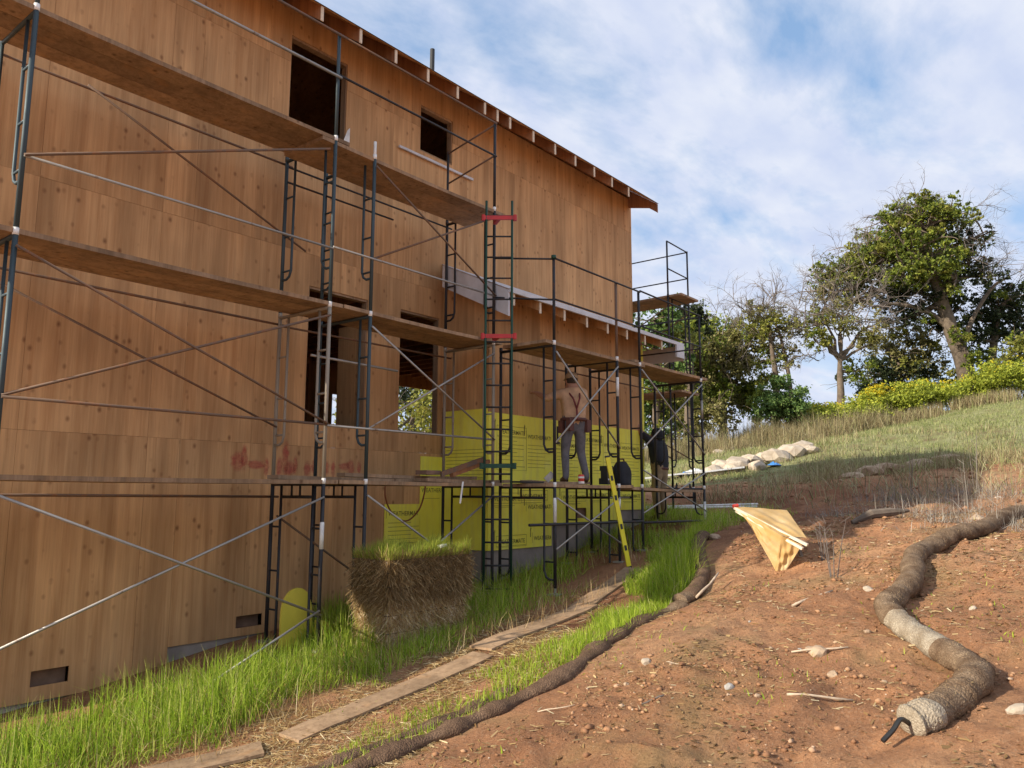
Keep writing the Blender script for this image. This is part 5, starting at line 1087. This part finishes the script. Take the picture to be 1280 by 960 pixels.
def tree(label,px,d,trunk,tr,clumps,bare=(),name='tree',cat_='tree',extra=(),tw=2,zoff=0):
    """trunk: pixel polyline from the ground up at depth d; clumps: (px,py,rx,rz,n,mat,leaf size,depth offset)"""
    g=gdrop(px,d); base=(g[0],g[1],g[2]-.1+zoff); e=empty(name,base,label,cat_)
    T=[Vector(base)]+[at(x,y,d) for x,y in trunk]; T=cat(T,4); m=MB(); m.tube(T,[tr*(1.25 if i==0 else 1)*(1-.55*i/(len(T)-1)) for i in range(len(T))],10)
    m.build('trunk','bark',e,smooth=True)
    m=MB(); top=T[-1]; by={}
    for (x,y,rx,rz,n,mat,ls,dd) in clumps:
        c=at(x,y,d+dd); s=min(T[len(T)//3:],key=lambda q:(q-c).length); m.tube(crook(s,c,5,.06),[tr*.42*(1-.75*i/5) for i in range(6)],6,False)
        for k in range(tw):
            dr=Vector((random.gauss(0,1),random.gauss(0,1),random.gauss(.5,.6))); twigs(m,c,dr,rx*random.uniform(.9,1.4),tr*.12,1,ng=3)
        by.setdefault(mat,[]).append(leafcloud([c],[(rx*1.1,rx*1.1,rz*1.05)],int(n*.55),ls*.85))
        ns=int(5+rx*4)
        for q in range(ns):
            dq=Vector((random.gauss(0,1),random.gauss(0,1),random.gauss(.1,1))).normalized()*random.uniform(.35,1.25); s2=c+Vector((dq.x*rx,dq.y*rx,dq.z*rz)); rr=random.uniform(.26,.55)*min(rx,1.5)**.5
            m.tube(crook(c,s2,3,.08),[tr*.13,tr*.09,tr*.06,tr*.03],4,False)
            by.setdefault(mat if random.random()<.8 else {I:Y_,O:Y_,D_k:I,Y_:I,B_:I}[mat],[]).append(leafcloud([s2],[(rr,rr,rr*random.uniform(.6,1.))],int(n*1.7/ns),ls*.9))
    for ex in extra:
        P=[at(x,y,d+dd) for x,y,dd in ex[:-1]]; P=cat(P,4); m.tube(P,[ex[-1]*(1-.6*i/(len(P)-1)) for i in range(len(P))],7,False)
    m.build('limbs','bark',e)
    if bare:
        m=MB()
        for (x,y,L,n,dirx,dirz) in bare:
            s0=at(x,y,d)
            for k in range(n):
                s=s0+Vector((random.gauss(0,.4),random.gauss(0,.4),random.gauss(0,.3))); dr=RT*(dirx+random.gauss(0,.5))+Vector((0,0,dirz+random.gauss(0,.35)))+FW*random.gauss(0,.4)
                twigs(m,s,dr,L*random.uniform(.7,1.2),.032,3,.7,.02,3)
        m.build('bare_twigs','twig bark',e)
    for mat,Vs in by.items(): leafobj('crown',mat,np.concatenate(Vs),e)
    return e
I,O,D_k,B_,Y_='ivy leaves','olive leaves','dark leaves','bush leaves','yellow leaves'
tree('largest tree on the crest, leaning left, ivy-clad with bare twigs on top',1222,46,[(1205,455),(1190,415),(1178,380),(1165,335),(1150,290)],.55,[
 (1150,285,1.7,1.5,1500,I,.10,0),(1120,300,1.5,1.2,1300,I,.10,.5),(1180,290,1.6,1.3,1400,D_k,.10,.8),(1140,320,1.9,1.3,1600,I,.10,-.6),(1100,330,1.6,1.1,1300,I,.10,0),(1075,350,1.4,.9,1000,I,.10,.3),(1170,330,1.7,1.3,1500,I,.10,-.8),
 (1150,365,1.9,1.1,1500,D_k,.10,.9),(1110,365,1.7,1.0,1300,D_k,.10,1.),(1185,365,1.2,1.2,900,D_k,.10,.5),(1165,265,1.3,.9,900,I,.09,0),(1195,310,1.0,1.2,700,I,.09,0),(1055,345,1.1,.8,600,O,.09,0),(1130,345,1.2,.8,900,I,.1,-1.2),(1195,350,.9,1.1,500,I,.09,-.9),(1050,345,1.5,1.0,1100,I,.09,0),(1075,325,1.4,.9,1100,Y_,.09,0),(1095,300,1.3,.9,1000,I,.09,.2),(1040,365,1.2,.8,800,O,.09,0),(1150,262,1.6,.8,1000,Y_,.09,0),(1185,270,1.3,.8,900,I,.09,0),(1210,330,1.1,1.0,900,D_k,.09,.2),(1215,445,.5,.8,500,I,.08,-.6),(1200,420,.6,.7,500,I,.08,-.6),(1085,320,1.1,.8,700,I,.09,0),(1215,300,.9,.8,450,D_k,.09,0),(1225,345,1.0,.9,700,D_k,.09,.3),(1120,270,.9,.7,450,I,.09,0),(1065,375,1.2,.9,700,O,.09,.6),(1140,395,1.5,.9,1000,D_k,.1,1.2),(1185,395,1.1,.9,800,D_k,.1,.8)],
 [(1150,275,1.5,6,-.2,.7),(1110,290,1.5,5,-.7,.6),(1195,285,1.7,6,.7,.6),(1215,320,1.8,5,1,.3),(1170,268,1.5,5,.1,.8),(1130,275,1.4,5,-.4,.7),(1075,330,1.9,4,-.8,.7),(1060,345,1.6,3,-1,.3),(1225,295,1.8,3,.6,.7),(1240,330,1.6,3,.9,.4),(1180,380,1.8,3,.4,-.2)],
 extra=[((1200,445,0),(1215,400,0),(1240,360,0),(1262,345,0),.16),((1190,415,0),(1160,390,0),(1120,380,0),(1090,385,0),.18),((1190,300,0),(1215,275,0),(1228,290,0),(1232,315,0),.07)])
tree('dark evergreen tree at the right edge, behind the leaning ivy tree',1245,48,[(1240,450),(1245,410),(1250,385)],.30,[(1245,385,1.6,1.4,1800,D_k,.10,0),(1225,400,1.2,1.1,1100,D_k,.10,0),(1265,370,1.3,1.2,1100,D_k,.10,0),(1215,425,1.1,.9,800,D_k,.1,0),(1262,420,1.2,1.1,1000,D_k,.1,0),(1280,400,1.3,1.4,900,D_k,.1,0),(1238,452,1.1,.6,600,I,.09,-1)],[(1270,345,1.8,4,.6,.7),(1250,350,1.5,3,-.2,.9)],tw=3)
tree('light green spreading tree cut by the right edge of the picture',1290,44,[(1288,460),(1284,430)],.2,[(1272,440,1.1,.7,800,Y_,.09,0),(1285,455,1.2,.7,800,I,.09,0),(1258,462,1.0,.4,500,Y_,.09,0),(1292,425,1.0,.8,600,I,.09,0)],[(1262,465,1.4,3,-1,.1)])
tree('slim dark-trunked tree with sparse twiggy crown in the middle of the crest',1050,41,[(1051,500),(1050,470),(1050,448)],.24,[
 (1025,405,1.2,.8,330,Y_,.08,0),(1018,425,.7,.6,480,Y_,.08,-.3),(1080,410,1.1,.7,380,O,.08,0),(1050,395,1.3,.8,420,O,.08,0),(1070,465,.7,1.0,420,I,.08,.3),(1090,430,.9,.7,330,O,.08,0),(1030,385,1.0,.7,300,O,.08,.5)],
 [(1040,400,2.0,7,-.3,1),(1065,400,2.0,7,.4,1),(1020,400,1.8,5,-.9,.5),(1085,400,1.8,5,.9,.5),(1030,360,1.6,5,-.4,.8),(1015,440,1.4,4,-1,.0),(1060,420,1.5,5,.1,1)],
 extra=[((1050,450,0),(1035,432,0),(1025,415,0),(1018,400,0),.12),((1050,452,0),(1065,430,0),(1078,412,0),.11),((1050,450,0),(1052,425,0),(1046,395,0),.09)])
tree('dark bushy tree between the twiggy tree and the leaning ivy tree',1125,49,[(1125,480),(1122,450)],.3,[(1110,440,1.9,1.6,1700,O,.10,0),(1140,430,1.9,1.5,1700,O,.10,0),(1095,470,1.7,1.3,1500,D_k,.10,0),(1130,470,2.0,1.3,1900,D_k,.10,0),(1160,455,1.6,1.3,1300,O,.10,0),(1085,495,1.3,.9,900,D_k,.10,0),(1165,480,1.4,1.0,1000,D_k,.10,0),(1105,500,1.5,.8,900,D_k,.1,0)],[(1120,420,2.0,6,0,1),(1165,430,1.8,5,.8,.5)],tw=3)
tree('thin double-stemmed tree with fine yellowish crown above the round green bush',970,43,[(970,480),(966,445),(962,415)],.20,[(960,405,1.1,1.1,520,Y_,.08,0),(975,420,1.0,1.0,480,O,.08,0),(945,415,1.0,.9,360,Y_,.08,0),(960,450,.8,1.1,420,I,.08,.2),(985,445,.8,1.0,300,O,.08,.2),(955,385,1.1,.8,330,O,.08,0),(990,405,1.0,.8,260,O,.08,0)],
 [(955,395,1.9,7,-.5,1),(975,395,1.9,7,.5,1),(940,410,1.5,5,-1,.4),(990,410,1.5,5,1,.4),(962,375,1.4,4,0,1)],extra=[((990,510,0),(986,470,0),(978,430,0),(970,405,0),.14)])
tree('round bright green bush at the foot of the thin double-stemmed tree',975,38,[(975,520)],.12,[(965,510,1.0,.8,1500,B_,.08,0),(990,505,.95,.8,1400,B_,.08,0),(975,490,.95,.7,1400,B_,.08,0),(955,522,.8,.6,900,B_,.08,0),(998,522,.8,.6,900,B_,.08,0)],name='round_bush',cat_='bush',tw=1)
for i,(px,dp,cl,lb) in enumerate(((905,46,[(900,420,1.8,1.5),(915,445,1.9,1.6),(890,455,1.8,1.5),(920,480,1.8,1.5),(895,495,1.9,1.4),(935,420,1.4,1.2),(940,500,1.3,1.2)],'broad olive-green tree mass left of the thin double-stemmed tree'),
  (862,40,[(862,395,.95,.7),(850,405,.8,.6),(872,408,.7,.6)],'dark rounded treetop just behind the corner tower platform'),
  (868,44,[(865,430,1.6,1.3),(880,455,1.6,1.4),(850,460,1.6,1.4),(870,490,1.7,1.4),(885,520,1.4,1.0),(845,500,1.6,1.3),(860,535,1.4,.8)],'olive tree seen through the right scaffold'),
  (820,36,[(815,400,1.1,1.0),(830,425,1.3,1.1),(800,440,1.3,1.2),(825,460,1.3,1.1),(800,485,1.3,1.1),(830,500,1.3,1.0),(812,525,1.2,.9),(838,545,1.0,.7)],'yellow-green tree seen under the wing roof beside the worker in black'))):
    mt={0:O,1:D_k,2:O,3:Y_}[i]
    tree(lb,px,dp,[(px,cl[-1][1]-10),(px,cl[0][1])],.25,[(x,y,rx,rz,int(900*rx*rz) if i!=1 else 1300,(mt if (j%3 or i==1) else (I if i!=3 else B_)),.10 if i!=1 else .08,random.uniform(-1,1)) for j,(x,y,rx,rz) in enumerate(cl)],[(cl[0][0],cl[0][1],1.6,3,0,1)] if i in (0,) else (),tw=2)
# trees behind the house, seen through the openings
def plain_tree(x,y,h,rad,mat,label,n=6):
    z=g1(min(x,40),y); e=empty('tree',(x,y,z),label,'tree'); m=MB(); T=crook((x,y,z-.2),(x+.3,y,z+h*.6),6,.02); m.tube(T,[.2-.02*i for i in range(7)],8); m.build('trunk','bark',e); Vs=[]; m=MB()
    for k in range(n):
        c=Vector((x+random.uniform(-1,1)*rad,y+random.uniform(-1,1)*rad,z+h*random.uniform(.35,1))); m.tube(crook(T[random.randint(2,6)],c,4,.06),[.08,.06,.05,.03,.02],5,False); twigs(m,c,(random.gauss(0,1),random.gauss(0,1),.5),1.4,.03,2); Vs.append(leafcloud([c],[(rad*.55,rad*.55,rad*.5)],1100,.085))
    m.build('limbs','twig bark',e); leafobj('crown',mat,np.concatenate(Vs),e)
plain_tree(21.5,22.6,5.2,2.4,Y_,'yellow-green tree seen through the right ground-floor window opening',8)
plain_tree(24.5,24.5,5.0,2.2,D_k,'darker tree behind the yellow-green one in the right window opening',5)
plain_tree(19,30,5.0,2.0,O,'tree behind the house seen through the left ground-floor window opening',4)
